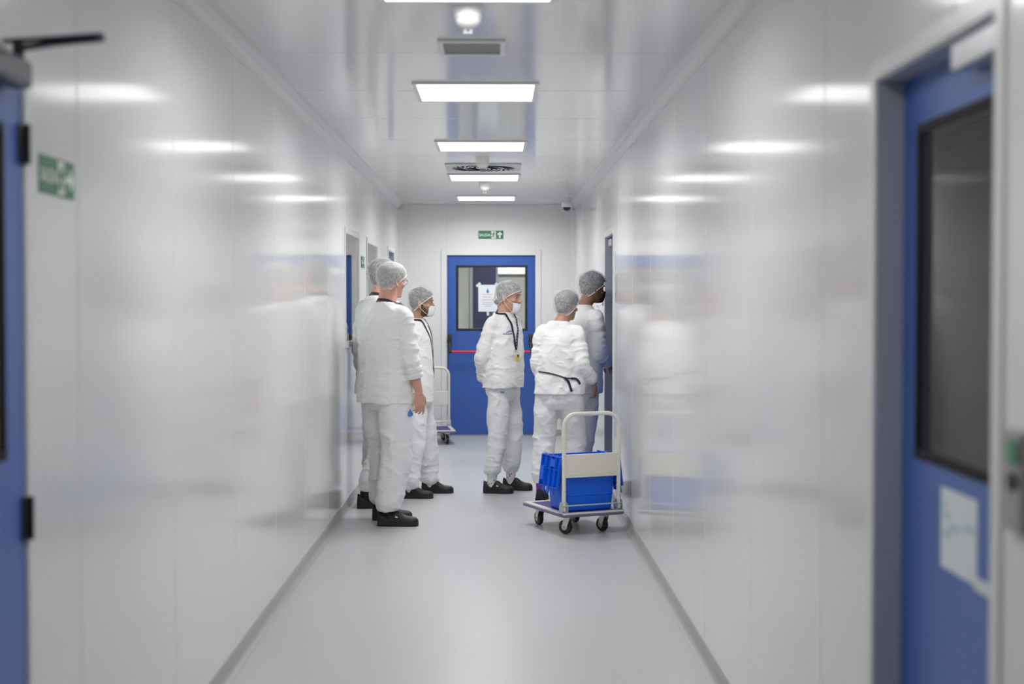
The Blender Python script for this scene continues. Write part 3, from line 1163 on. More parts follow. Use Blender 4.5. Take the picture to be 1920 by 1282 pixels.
def laplace(V, E, it, lam=0.5):
    deg = np.bincount(E.ravel(), minlength=len(V)).astype(float)[:, None]
    deg[deg == 0] = 1
    for _ in range(it):
        S = np.zeros_like(V)
        for a in range(3):
            S[:, a] = np.bincount(E[:, 0], V[E[:, 1], a], len(V)) + np.bincount(E[:, 1], V[E[:, 0], a], len(V))
        V = V + lam * (S / deg - V)
    return V


def fuse(g, voxel, smooth=3):
    """union of the closed shapes in g as one continuous mesh datablock"""
    o = g.build('tmp', [], None)
    md = o.modifiers.new('r', 'REMESH')
    md.mode = 'VOXEL'
    md.voxel_size = voxel
    dg = bpy.context.evaluated_depsgraph_get()
    me = bpy.data.meshes.new_from_object(o.evaluated_get(dg))
    bpy.data.objects.remove(o)
    V, N, E = mesh_arrays(me)
    V = laplace(V, E, smooth)
    me.vertices.foreach_set('co', V.ravel())
    me.update()
    return me


def set_co(me, V):
    me.vertices.foreach_set('co', np.asarray(V).ravel())
    me.update()


def link_mesh(me, name, mats, parent=None, smooth=True):
    me.name = name
    me.materials.clear()
    for m in (mats if isinstance(mats, (list, tuple)) else [mats]):
        me.materials.append(m)
    if smooth:
        me.polygons.foreach_set('use_smooth', [True] * len(me.polygons))
    o = bpy.data.objects.new(name, me)
    COL.objects.link(o)
    if parent is not None:
        o.parent = parent
    return o


def sstep(a, b, x):
    t = np.clip((x - a) / (b - a), 0, 1)
    return t * t * (3 - 2 * t)


# ------------------------------------------------------------------ people: materials
def cloth(name, col):
    """plain weave with creases: two layers of ridged bump"""
    m = nmat(name, col, 0.85, spec=0.15, sheen=0.12)
    nt = m.node_tree
    b = nt.nodes['Principled BSDF']
    tc = nt.nodes.new('ShaderNodeTexCoord')
    prev = None
    for sc_, rot, st_, dist in [(7.0, (0.35, 0.25, 0.2), (1.0, 1.0, 0.42), 0.034), (13.0, (-0.7, 0.5, 0.9), (1.0, 0.7, 1.4), 0.016)]:
        mp = nt.nodes.new('ShaderNodeMapping')
        mp.inputs['Rotation'].default_value = rot
        mp.inputs['Scale'].default_value = st_
        n = nt.nodes.new('ShaderNodeTexNoise')
        n.noise_type = 'RIDGED_MULTIFRACTAL'
        n.inputs['Scale'].default_value = sc_
        n.inputs['Detail'].default_value = 2.0
        n.inputs['Roughness'].default_value = 0.4
        n.inputs['Distortion'].default_value = 0.6
        bp = nt.nodes.new('ShaderNodeBump')
        bp.inputs['Strength'].default_value = 0.55
        bp.inputs['Distance'].default_value = dist
        nt.links.new(tc.outputs['Object'], mp.inputs[0])
        nt.links.new(mp.outputs[0], n.inputs['Vector'])
        nt.links.new(n.outputs['Fac'], bp.inputs['Height'])
        if prev is not None:
            nt.links.new(prev.outputs[0], bp.inputs['Normal'])
        prev = bp
    nt.links.new(prev.outputs[0], b.inputs['Normal'])
    return m


M['tunic'] = cloth('tunic_white', (0.88, 0.88, 0.88))
M['trousers'] = cloth('trousers_white', (0.84, 0.845, 0.855))


def skin(name, col):
    m = nmat(name, col, 0.5, spec=0.35, noise=0.06, nscale=40)
    b = m.node_tree.nodes['Principled BSDF']
    b.inputs['Subsurface Weight'].default_value = 0.12
    b.inputs['Subsurface Radius'].default_value = (0.012, 0.005, 0.003)
    b.inputs['Subsurface Scale'].default_value = 1.0
    return m


M['skin_pink'] = skin('skin_pink', (0.66, 0.36, 0.27))
M['skin_warm'] = skin('skin_warm', (0.62, 0.36, 0.25))
M['skin_tan'] = skin('skin_tan', (0.46, 0.25, 0.16))
M['skin_brown'] = skin('skin_brown', (0.36, 0.19, 0.125))
M['hair_dark'] = nmat('hair_dark', (0.022, 0.018, 0.017), 0.5, noise=0.35, nscale=50, stretch=(1, 1, 3))
M['hair_greybrown'] = nmat('hair_grey_brown', (0.14, 0.105, 0.085), 0.55, noise=0.35, nscale=50, stretch=(1, 1, 3))
M['hair_brown'] = nmat('hair_brown', (0.06, 0.04, 0.03), 0.5, noise=0.35, nscale=50, stretch=(1, 1, 3))
M['beard'] = nmat('beard_brown', (0.10, 0.055, 0.035), 0.7, noise=0.5, nscale=160)
M['shoe'] = nmat('clog_black', (0.014, 0.014, 0.016), 0.5, spec=0.4, bump=0.03, bscale=80)
M['shoetag'] = nmat('shoe_tag', (0.65, 0.65, 0.65), 0.5)
M['mask_white'] = nmat('mask_white', (0.84, 0.85, 0.86), 0.8, spec=0.1)
M['mask_black'] = nmat('mask_black', (0.012, 0.012, 0.016), 0.7)
M['elastic'] = nmat('elastic_white', (0.82, 0.82, 0.82), 0.8)
M['lanyard'] = nmat('lanyard_purple', (0.022, 0.006, 0.03), 0.6)
M['lanyardspot'] = nmat('lanyard_spots', (0.62, 0.55, 0.62), 0.6)
M['badge'] = nmat('badge_yellow', (0.80, 0.62, 0.06), 0.4)
M['clip'] = nmat('badge_clip', (0.75, 0.75, 0.74), 0.3)
M['eye'] = nmat('eye_white', (0.42, 0.36, 0.32), 0.25)
M['iris'] = nmat('eye_dark', (0.025, 0.015, 0.012), 0.2)
M['sock_white'] = nmat('sock_white', (0.74, 0.74, 0.74), 0.9)
M['sock_purple'] = nmat('sock_purple', (0.20, 0.06, 0.42), 0.9)
M['sock_black'] = nmat('sock_black', (0.012, 0.012, 0.014), 0.9)
M['specs'] = nmat('spectacle_frame', (0.12, 0.12, 0.13), 0.3, metal=0.5)


def spotted(name):
    """white sock knit with red, green and dark motifs"""
    m = nmat(name, (0.74, 0.74, 0.74), 0.9)
    nt = m.node_tree
    b = nt.nodes['Principled BSDF']
    tc = nt.nodes.new('ShaderNodeTexCoord')
    v = nt.nodes.new('ShaderNodeTexVoronoi')
    v.inputs['Scale'].default_value = 48
    nt.links.new(tc.outputs['Object'], v.inputs['Vector'])
    lt = nt.nodes.new('ShaderNodeMath')
    lt.operation = 'LESS_THAN'
    lt.inputs[1].default_value = 0.27
    nt.links.new(v.outputs['Distance'], lt.inputs[0])
    sep = nt.nodes.new('ShaderNodeSeparateColor')
    nt.links.new(v.outputs['Color'], sep.inputs[0])
    cr = nt.nodes.new('ShaderNodeValToRGB')
    cr.color_ramp.interpolation = 'CONSTANT'
    e = cr.color_ramp.elements
    e[0].position, e[0].color = 0.0, (0.45, 0.02, 0.04, 1)
    e[1].position, e[1].color = 0.45, (0.74, 0.74, 0.74, 1)
    for p, c in [(0.62, (0.04, 0.32, 0.12, 1)), (0.78, (0.03, 0.02, 0.03, 1))]:
        x = e.new(p)
        x.color = c
    nt.links.new(sep.outputs[0], cr.inputs[0])
    mx = nt.nodes.new('ShaderNodeMix')
    mx.data_type = 'RGBA'
    mx.inputs[6].default_value = (0.74, 0.74, 0.74, 1)
    nt.links.new(lt.outputs[0], mx.inputs[0])
    nt.links.new(cr.outputs[0], mx.inputs[7])
    nt.links.new(mx.outputs[2], b.inputs['Base Color'])
    return m


M['sock_spot'] = spotted('sock_spotted')


def net_mat(name, cover, mott):
    """sheer non-woven cap: white fibres with gaps between them"""
    m = bpy.data.materials.new(name)
    m.use_nodes = True
    nt = m.node_tree
    b = nt.nodes['Principled BSDF']
    b.inputs['Base Color'].default_value = (0.86, 0.87, 0.88, 1)
    b.inputs['Roughness'].default_value = 0.8
    b.inputs['Specular IOR Level'].default_value = 0.2
    tc = nt.nodes.new('ShaderNodeTexCoord')
    v = nt.nodes.new('ShaderNodeTexVoronoi')
    v.feature = 'DISTANCE_TO_EDGE'
    v.inputs['Scale'].default_value = 170
    n = nt.nodes.new('ShaderNodeTexNoise')
    n.inputs['Scale'].default_value = 60
    n.inputs['Detail'].default_value = 5
    nt.links.new(tc.outputs['Object'], v.inputs['Vector'])
    nt.links.new(tc.outputs['Object'], n.inputs['Vector'])
    r1 = nt.nodes.new('ShaderNodeMapRange')
    r1.inputs['From Min'].default_value = 0.0
    r1.inputs['From Max'].default_value = 0.16
    r1.inputs['To Min'].default_value = cover + 0.20
    r1.inputs['To Max'].default_value = cover - 0.08
    nt.links.new(v.outputs['Distance'], r1.inputs['Value'])
    r2 = nt.nodes.new('ShaderNodeMapRange')
    r2.inputs['From Min'].default_value = 0.35
    r2.inputs['From Max'].default_value = 0.65
    r2.inputs['To Min'].default_value = -mott
    r2.inputs['To Max'].default_value = mott
    nt.links.new(n.outputs['Fac'], r2.inputs['Value'])
    ad = nt.nodes.new('ShaderNodeMath')
    ad.operation = 'ADD'
    ad.use_clamp = True
    nt.links.new(r1.outputs[0], ad.inputs[0])
    nt.links.new(r2.outputs[0], ad.inputs[1])
    nt.links.new(ad.outputs[0], b.inputs['Alpha'])
    return m


M['net'] = net_mat('hairnet_sheer', 0.42, 0.09)
M['net_thin'] = net_mat('hairnet_thin', 0.31, 0.08)

# ------------------------------------------------------------------ people: head
HP = np.array([  # z above chin, front y, back y, half width
    (-0.001, .060, .020, .016), (0.003, .076, .008, .030), (.012, .087, -.010, .041), (.030, .087, -.034, .050), (.050, .090, -.055, .0565),
    (.070, .091, -.074, .061), (.090, .090, -.086, .0655), (.115, .0865, -.093, .0700), (.135, .0935, -.097, .0735),
    (.160, .0925, -.100, .0765), (.185, .082, -.098, .0745), (.205, .064, -.084, .0655), (.222, .038, -.058, .044),
    (.231, .015, -.034, .023), (.235, -.004, -.014, .006)])


def head_ring(z, off=0.0, m=40):
    f, b, w = (np.interp(z, HP[:, 0], HP[:, k]) for k in (1, 2, 3))
    t = np.arange(m) * 2 * PI / m
    c, s = np.cos(t), np.sin(t)
    e = 0.92
    cc, ss = np.sign(c) * np.abs(c) ** e, np.sign(s) * np.abs(s) ** e
    x = (w + off) * ss
    y = np.where(c > 0, (f + off) * cc, (-b + off) * cc)
    return np.stack([x, y, np.full(m, z)], 1)


def head_geo(g, T):
    zs = np.concatenate([np.linspace(-0.001, 0.2, 26), np.linspace(0.207, 0.235, 8)])
    tmp = Geo()
    tmp.loft([head_ring(z) for z in zs])
    # nose, lips, chin, brow, ears
    tmp.tube([(0, .086, .126), (0, .0945, .108), (0, .103, .093), (0, .1055, .085)], [.0070, .0085, .0105, .0120], 12, round_ends=True)
    tmp.tube([(-.0135, .096, .079), (0, .103, .0775), (.0135, .096, .079)], [.007, .008, .007], 10, round_ends=True)
    tmp.tube([(-.021, .080, .053), (-.009, .0915, .0565), (.009, .0915, .0565), (.021, .080, .053)], [.004, .0058, .0058, .004], 8, round_ends=True)
    tmp.tube([(-.018, .081, .047), (0, .0915, .0455), (.018, .081, .047)], [.004, .0068, .004], 8, round_ends=True)
    tmp.ellipsoid((0, .078, .014), (.019, .014, .013))
    for s in (-1, 1):
        tmp.tube([(s * .012, .089, .133), (s * .030, .086, .139), (s * .048, .072, .135)], [.006, .008, .006], 8, round_ends=True)
        tmp.ellipsoid((s * .046, .060, .088), (.018, .022, .017))
        a = rad(22) * s
        Rm = np.array([(math.cos(a), math.sin(a), 0), (-math.sin(a), math.cos(a), 0), (0, 0, 1)])
        tmp.ellipsoid((s * .0765, -.012, .104), (.0065, .0175, .031), Rm, 16, 12)
        rim = []
        for k in range(9):
            t = rad(-70 + 250 * k / 8)
            rim.append((s * (.0805 + .004 * math.cos(t) * 0), -.012 - .0165 * math.cos(t - PI / 2) * 1.0, .106 + .029 * math.sin(t - PI / 2) * -1.0))
        tmp.tube([np.array(p) + np.array((s * .003, -.002, 0)) for p in rim], .0038, 8, round_ends=True)
        tmp.ellipsoid((s * .078, -.006, .078), (.006, .009, .010))
    V = T(tmp.verts())
    g.add(V, tmp.F)


def skin_fix_head(V, Tinv, N=None):
    """press the eye sockets in after fusing"""
    L = Tinv(V)
    d = np.zeros(len(V))
    for s in (-1, 1):
        r2 = ((L[:, 0] - s * .032) / .017) ** 2 + ((L[:, 2] - .117) / .011) ** 2
        d += np.where(L[:, 1] > 0.045, 0.0085 * np.exp(-r2), 0)
        r2 = ((L[:, 0] - s * .079) / .012) ** 2 + ((L[:, 1] + .009) / .008) ** 2 + ((L[:, 2] - .102) / .014) ** 2
        L[:, 0] -= s * 0.005 * np.exp(-r2)
    L[:, 1] -= d
    return L


# ------------------------------------------------------------------ people: hand
def hand_geo(g, W, d, n, side, s, curl):
    d = d / np.linalg.norm(d)
    n = n - d * np.dot(n, d)
    n /= np.linalg.norm(n)
    t = np.cross(d, n) * side

    def P(a, b, c):
        return W + s * (d * a + t * b + n * c)
    m = 18
    an = np.arange(m) * 2 * PI / m
    rings = []
    for a, hw, ht, off in [(-.012, .023, .018, 0), (.005, .026, .018, 0), (.03, .035, .0185, 0), (.055, .0405, .017, 0), (.08, .041, .0145, -.001), (.095, .038, .011, -.001)]:
        rings.append(np.array([P(a, hw * math.cos(q) - 0.001, ht * math.sin(q) + off) for q in an]))
    g.loft(rings)
    g.ellipsoid(P(.032, .026, .010), (.017 * s, .017 * s, .017 * s))
    curls = curl if hasattr(curl, '__len__') else [curl] * 4
    for off, ln, r, c, sp in [(.0295, .070, .0086, curls[0], .07), (.0098, .079, .0089, curls[1], .02), (-.0102, .073, .0085, curls[2], -.03), (-.0285, .057, .0075, curls[3], -.09)]:
        pts, rr, ang = [P(.078, off * 0.95, -0.001)], [r * 1.05 * s], 0.0
        cur = np.array(P(.092, off, -0.001))
        pts.append(cur)
        rr.append(r * s)
        for k, (fr, bend) in enumerate([(.46, .75), (.30, 1.0), (.24, .7)]):
            ang += bend * c
            v = d * math.cos(ang) + n * math.sin(ang) + t * sp * math.cos(ang)
            cur = cur + v / np.linalg.norm(v) * ln * fr * s
            pts.append(cur)
            rr.append(r * s * (0.95 - 0.1 * k))
        g.tube(pts, rr, 10, round_ends=True)
    c = float(np.mean(curls))
    b0 = P(.018, .024, .006)
    v1 = d * .72 + t * .62 + n * .30
    v2 = d * .88 + t * .30 + n * (.25 + .3 * c)
    v3 = d * .92 + t * .05 + n * (.3 + .4 * c)
    p1 = b0 + v1 / np.linalg.norm(v1) * .036 * s
    p2 = p1 + v2 / np.linalg.norm(v2) * .032 * s
    p3 = p2 + v3 / np.linalg.norm(v3) * .024 * s
    g.tube([b0, p1, p2, p3], [.014 * s, .0115 * s, .0098 * s, .0085 * s], 10, round_ends=True)


def Fw(phi):
    return np.array((math.sin(rad(phi)), math.cos(rad(phi)), 0.0))


def Rt(phi):
    return np.array((math.cos(rad(phi)), -math.sin(rad(phi)), 0.0))


UP = np.array((0, 0, 1.0))


def unit(v):
    v = np.asarray(v, float)
    return v / np.linalg.norm(v)


def lerp_path(P, n):
    """resample a polyline smoothly (Catmull-Rom)"""
    P = [np.asarray(p, float) for p in P]
    Q = [2 * P[0] - P[1]] + P + [2 * P[-1] - P[-2]]
    out = []
    for i in range(1, len(Q) - 2):
        for k in range(n):
            t = k / n
            a, b, c, d = Q[i - 1:i + 3]
            out.append(0.5 * (2 * b + (c - a) * t + (2 * a - 5 * b + 4 * c - d) * t * t + (3 * b - a - 3 * c + d) * t ** 3))
    out.append(P[-1])
    return out


# ------------------------------------------------------------------ people: shoe
def make_shoe(A, phi, s, parent, sock, tagged, knee, ln=0.95):
    """clog under ankle point A (z ignored), toe along phi"""
    f, r = Fw(phi), Rt(phi)
    A = np.array((A[0], A[1], 0.0))

    def W(x, y, z):
        return A + s * (r * x + f * y * ln + UP * z)
    prof = np.array([(-.080, .012, .045), (-.078, .024, .090), (-.072, .032, .104), (-.055, .036, .096), (-.035, .038, .084), (-.005, .0385, .080), (.025, .040, .090), (.045, .042, .106),
                     (.065, .045, .102), (.10, .049, .078), (.13, .0505, .066), (.16, .0495, .062), (.185, .043, .058), (.20, .033, .051), (.208, .019, .042), (.211, .006, .034)])
    ys = np.concatenate([np.linspace(-.080, -.06, 6), np.linspace(-.05, .18, 24), np.linspace(.186, .211, 7)])
    m = 22
    rings = []
    for y in ys:
        hw, h = np.interp(y, prof[:, 0], prof[:, 1]), np.interp(y, prof[:, 0], prof[:, 2])
        ring = []
        for k in range(m):
            t = PI * k / (m - 1)
            c, q = math.cos(t), math.sin(t)
            ring.append(W(hw * np.sign(c) * abs(c) ** 0.7, y, .016 + (h - .016) * q ** 0.75))
        rings.append(np.array(ring))
    g = Geo()
    g.loft(rings)
    o = g.build('shoe', M['shoe'], parent, smooth=True, angle=70)
    g = Geo()
    out = []
    for y in np.concatenate([ys, ys[::-1]]):
        pass
    L = [(np.interp(y, prof[:, 0], prof[:, 1]) + .0035, y) for y in ys]
    ring = [(x, y) for x, y in L] + [(-x, y) for x, y in L[::-1]]
    rr = []
    for k, z in enumerate((0.0, .003, .022, .026)):
        q = (0.94, 1.0, 1.0, 0.97)[k]
        arch = 0.0
        rr.append(np.array([W(x * q, y * (0.985 if k in (0, 3) else 1.0), z) for x, y in ring]))
    g.loft(rr)
    g.build('sole', M['shoe'], o, smooth=True, angle=40)
    if tagged:
        g = Geo()
        for sd in (tagged,):
            a = [W(sd * .0425, .052, .060), W(sd * .0425, .070, .058), W(sd * .036, .068, .070), W(sd * .036, .052, .072)]
            b = [p + r * sd * .0022 for p in a]
            g.add([tuple(p) for p in a + b], [(0, 1, 2, 3), (7, 6, 5, 4), (0, 4, 5, 1), (1, 5, 6, 2), (2, 6, 7, 3), (3, 7, 4, 0)])
        g.build('shoe_tag', M['shoetag'], o)
    g = Geo()
    up = unit(knee - (A + UP * .085 * s))
    b0 = A + UP * .085 * s
    g.tube([W(0, .0, .035), W(0, -.002, .070), b0 + up * .02 * s - f * .002, b0 + up * .10 * s - f * .002], [.0355 * s, .037 * s, .0385 * s, .047 * s], 20, round_ends=False)
    g.build('sock', M[sock], parent, smooth=True, angle=50)


# ------------------------------------------------------------------ people: whole figure
def ribbon(points, normals, w, th=0.0016):
    rings = []
    n = len(points)
    for i in range(n):
        t = unit(points[min(i + 1, n - 1)] - points[max(i - 1, 0)])
        nn = normals[i] - t * np.dot(normals[i], t)
        nn = unit(nn)
        b = np.cross(t, nn)
        p = points[i]
        rings.append(np.array([p - b * w / 2, p + b * w / 2, p + b * w / 2 + nn * th, p - b * w / 2 + nn * th]))
    return rings


def cast(bvhs, o, d, lift):
    best = None
    for b in bvhs:
        h = b.ray_cast(Vector(o), Vector(d), 3.0)
        if h[0] is not None and (best is None or h[3] < best[3]):
            best = h
    if best is None:
        return None
    n = np.array(best[1])
    if np.dot(n, d) > 0:
        n = -n
    return np.array(best[0]) + n * lift, n


def decal(polys, bvhs, o, d, ax, up, mat, name, parent):
    """thin printed shape laid on cloth: 2-D polygons projected along d"""
    g = Geo()
    for poly in polys:
        top, bot = [], []
        c = np.mean(np.array(poly), 0)
        pts = []
        for i in range(len(poly)):
            a, b = np.array(poly[i]), np.array(poly[(i + 1) % len(poly)])
            pts += [a, (a + b) / 2]
        for p in [c] + pts:
            h = cast(bvhs, o + ax * p[0] + up * p[1], d, 0.0042)
            if h is None:
                return None
            top.append(h[0])
            bot.append(h[0] - h[1] * 0.0032)
        n = len(pts)
        V = top + bot
        F = [(0, 1 + i, 1 + (i + 1) % n) for i in range(n)] + [(n + 1, n + 2 + (i + 1) % n, n + 2 + i) for i in range(n)]
        F += [(1 + i, n + 2 + i, n + 2 + (i + 1) % n, 1 + (i + 1) % n) for i in range(n)]
        g.add(V, F)
    return g.build(name, mat, parent)


def drop_poly(h):
    pts = []
    for i in range(16):
        t = -PI * 0.15 + i / 15 * PI * 1.3 + PI
        pts.append((0.30 * h * math.cos(t), -0.2 * h + 0.30 * h * math.sin(t)))
    pts.append((0, 0.5 * h))
    return pts


def make_person(sp):
    s = sp['s']
    root_xy = np.array((*sp['root'], 0.0))
    ph, pt = sp['hip'], sp['torso']
    lean = np.array((*sp.get('lean', (0, 0)), 0.0))       # shift of the shoulders, metres
    bw, bd = sp.get('bw', 1.0), sp.get('bd', 1.0)
    shw = sp.get('sh', 0.172) * s
    rs = sp['seed']

    def yaw(z):
        t = np.clip((z / s - 0.92) / 0.4, 0, 1)
        return ph + (pt - ph) * t

    def cen(z):
        t = np.clip((z / s - 0.85) / 0.6, 0, 1.25)
        return lean * t + np.array((0, 0, z))

    def ring(z, a, b, off=0.0, m=56, e=0.88, fold=None):
        y = yaw(z)
        t = np.arange(m) * 2 * PI / m
        c, q = np.cos(t), np.sin(t)
        c, q = np.sign(c) * np.abs(c) ** e, np.sign(q) * np.abs(q) ** e
        k = 1.0
        return cen(z) + np.outer(c * a * k, Rt(y)) + np.outer(q * b * k, Fw(y)) + Fw(y) * off
    # --- joints
    shz = sp.get('shz', 1.405) * s
    arms = {}
    for side, sg in (('R', 1), ('L', -1)):
        A = sp['arm' + side]
        S = cen(shz) + Rt(pt) * sg * shw + Fw(pt) * (-0.005 * s)
        basis = np.stack([Rt(pt) * sg, Fw(pt), UP])          # outward, forward, up
        def vec(v):
            return unit(np.array(v) @ basis)
        Eb = S + vec(A['up']) * 0.285 * s
        Wr = Eb + vec(A['fore']) * 0.245 * s
        arms[side] = dict(S=S, E=Eb, W=Wr, hd=vec(A['hand']), pn=vec(A['palm']), curl=A.get('curl', 0.45), cuff=A.get('cuff', 0.95))
    legs = {}
    for side, sg in (('R', 1), ('L', -1)):
        X, Yy, fo = sp['foot' + side]
        An = np.array((X, Yy, 0)) - root_xy + UP * 0.085 * s
        H = cen(0.90 * s) + Rt(ph) * sg * 0.088 * s * bw
        K = (H + An) / 2 + unit(Fw(fo) * 0.6 + Fw(ph) * 0.4) * 0.03 * s + Rt(ph) * sg * 0.006
        legs[side] = (H, K, An, fo)
    # --- head placement
    hy, hp, hr = sp['head'], sp.get('pitch', 0), sp.get('roll', 0)
    piv = np.array((0, -0.015, 0.055))
    pw = cen(1.565 * s) + Fw(pt) * (0.018 + sp.get('hfwd', 0.0)) * s + np.array((*sp.get('hoff', (0, 0)), sp.get('hz', 0.0)))
    Rz = np.array(Matrix.Rotation(rad(-hy), 3, 'Z'))
    Rx = np.array(Matrix.Rotation(rad(-hp), 3, 'X'))
    Ry = np.array(Matrix.Rotation(rad(hr), 3, 'Y'))
    HR = Rz @ Rx @ Ry
    hs = s * sp.get('hscale', 1.0)

    def T(V):
        return (np.asarray(V, float) - piv) @ HR.T * hs + pw

    def Ti(V):
        return (np.asarray(V, float) - pw) / hs @ HR + piv

    # --- body: one continuous skin surface
    g = Geo()
    tr = [(.80, .11, .07), (.90, .140, .088), (.98, .138, .088), (1.08, .135, .092), (1.2, .142, .10), (1.32, .152, .105), (1.40, .150, .09), (1.45, .11, .07), (1.475, .07, .055)]
    zz = np.linspace(.80, 1.475, 22)
    g.loft([ring(z * s, np.interp(z, [q[0] for q in tr], [q[1] for q in tr]) * s * min(bw, 1.05), np.interp(z, [q[0] for q in tr], [q[2] for q in tr]) * s, m=36) for z in zz])
    nb = cen(1.43 * s) - Fw(pt) * 0.022 * s
    nt_ = T((0, -0.020, 0.055))
    g.tube([nb, nb * 0.5 + nt_ * 0.5 - Fw(pt) * 0.002 * s, nt_, T((0, -0.012, 0.10))], [.066 * s, .0585 * s * sp.get('neck', 1), .0565 * s * sp.get('neck', 1), .05 * s], 24)
    for side, sg in (('R', 1), ('L', -1)):
        a = arms[side]
        g.tube(lerp_path([a['S'] * .999 + (cen(shz) - a['S']) * 0.25, a['S'], a['S'] * .5 + a['E'] * .5, a['E'], a['E'] * .65 + a['W'] * .35, a['W'], a['W'] + a['hd'] * .01 * s], 4),
               np.interp(np.linspace(0, 6, 25), range(7), np.array([.030, .036, .036, .034, .039, .0255, .024]) * s * sp.get('arm', 1.0)), 18, round_ends=True)
        hand_geo(g, a['W'], a['hd'], a['pn'], sg, s * sp.get('hand', 1.0), a['curl'])
        H, K, An, fo = legs[side]
        g.tube(lerp_path([H + UP * .03, H * .5 + K * .5, K, K * .6 + An * .4, An], 4), np.interp(np.linspace(0, 4, 17), range(5), np.array([.066, .066, .050, .047, .030]) * s), 18, round_ends=True)
        ff = Fw(fo)
        g.tube([An - ff * .04 * s - UP * .045 * s, An + ff * .03 * s - UP * .045 * s, An + ff * .12 * s - UP * .056 * s, An + ff * .17 * s - UP * .06 * s], [.024 * s, .026 * s, .02 * s, .014 * s], 14, round_ends=True)
    head_geo(g, T)
    me = fuse(g, 0.0042, 2)
    V, N, E = mesh_arrays(me)
    L = Ti(V)
    sel = (L[:, 2] > 0.02) & (np.abs(L[:, 0]) < 0.1) & (np.abs(L[:, 1]) < 0.14)
    Lf = skin_fix_head(V, Ti)
    V[sel] = T(Lf[sel])
    set_co(me, V)
    body = link_mesh(me, 'person', [M[sp['skin']], M['eye'], M['iris']])
    body.location = root_xy
    tag(body, sp['label'], 'person', 'people in white cleanroom clothes')
    # eyes join the same mesh
    ge = Geo()
    for sg in (-1, 1):
        ge.ellipsoid(T((sg * .032, .0700, .117)), np.array((.0118,) * 3) * hs, None, 16, 10, 1)
        ge.ellipsoid(T((sg * .0328, .0776, .1165)), np.array((.0062,) * 3) * hs, None, 12, 8, 2)
    bm = bmesh.new()
    bm.from_mesh(me)
    base = [bm.verts.new(tuple(v)) for v in ge.verts()]
    for fidx, mi in zip(ge.F, ge.MI):
        f = bm.faces.new([base[i] for i in fidx])
        f.material_index = mi
        f.smooth = True
    bm.to_mesh(me)
    bm.free()

    # --- trousers
    g = Geo()
    tz = [(.765, .150 * bw, .10), (.82, .172 * bw, .128 * bd), (.92, .178 * bw, .130 * bd), (1.0, .165 * bw, .122 * bd)]
    g.loft([ring(z * s, np.interp(z, [q[0] for q in tz], [q[1] for q in tz]) * s, np.interp(z, [q[0] for q in tz], [q[2] for q in tz]) * s) for z in np.linspace(.765, 1.0, 12)])
    lw = sp.get('leg', 1.0)
    bones = []
    for side, sg in (('R', 1), ('L', -1)):
        H, K, An, fo = legs[side]
        cuffz = sp.get('cuffz', 0.115)
        top = H * 0.92 + K * 0.08
        end = np.array((*An[:2], cuffz * s))
        path = [top, H * .5 + K * .5, K, K * .62 + An * .38, np.array((*(An * .9 + K * .1)[:2], (cuffz + .055) * s)), np.array((*An[:2], (cuffz + .018) * s)), end]
        R = np.array([.100, .099, .090, .086, .080, .066, .052]) * s * lw
        n = 6
        pp = lerp_path(path, n)
        g.tube(pp, np.interp(np.linspace(0, 6, len(pp)), range(7), R), 30)
        bones.append((K, An))
    me = fuse(g, 0.0062, 4)
    V, N, E = mesh_arrays(me)
    zl = V[:, 2] / s
    d = 0.0085 * ridge(V * [7, 7, 2.4] + rs, rs) * sstep(0.2, 0.5, zl)
    d += 0.0085 * ridge((V @ np.array([(0.85, 0.2, 0.5), (-0.2, 0.95, 0.25), (-0.5, -0.3, 0.8)])) * [13, 6, 12] + 3.1, rs + 1)
    low = 1 - sstep(0.12, 0.42, zl)
    d += low * 0.010 * ridge(V * [4, 4, 20] + np.stack([vnoise(V * 7, rs + 5)] * 3, 1) * 0.8, rs + 2)
    kn = np.exp(-((zl - 0.50) / 0.09) ** 2)
    d += kn * 0.007 * ridge(V * [5, 5, 17] + 9.3, rs + 3)
    d *= sp.get('fold', 0.72)
    V = V + N * d[:, None]
    V = laplace(V, E, 1)
    set_co(me, V)
    trousers = link_mesh(me, 'trousers', M['trousers'], body)
    bt = BVHTree.FromPolygons([tuple(v) for v in V], [tuple(p.vertices) for p in me.polygons])

    # --- tunic
    hem = sp.get('hem', 0.815)
    g = Geo()
    fl = sp.get('flare', 1.0)
    tt = [(hem, .206 * bw * fl, .155 * bd * fl), (hem + .13, .200 * bw, .150 * bd), (1.08, .188 * bw, .142 * bd), (1.20, .186 * bw, .142 * bd), (1.30, .188, .136), (1.37, .188, .122), (1.405, .180, .108), (1.435, .156, .095), (1.466, .116, .085), (1.486, .094, .078), (1.494, .084, .074)]
    zs = np.concatenate([np.linspace(hem, 1.36, 26), np.linspace(1.375, 1.494, 14)])
    bel = sp.get('belly', 0.012)
    rr = []
    for z in zs:
        a, b = np.interp(z, [q[0] for q in tt], [q[1] for q in tt]), np.interp(z, [q[0] for q in tt], [q[2] for q in tt])
        o_ = bel * math.exp(-((z - 1.05) / .2) ** 2) - (0.012 * sstep(1.40, 1.5, z))
        rr.append(ring(z * s, a * s * (shw / (0.172 * s)) ** (1 if z > 1.25 else 0), b * s, o_ * s))
    c0 = rr[0].mean(0)
    inner = c0 + (rr[0] - c0) * 0.93
    g.loft([c0 + (rr[0] - c0) * 0.4, inner + UP * 0.001] + rr)
    sl = sp.get('sleeve', 1.0)
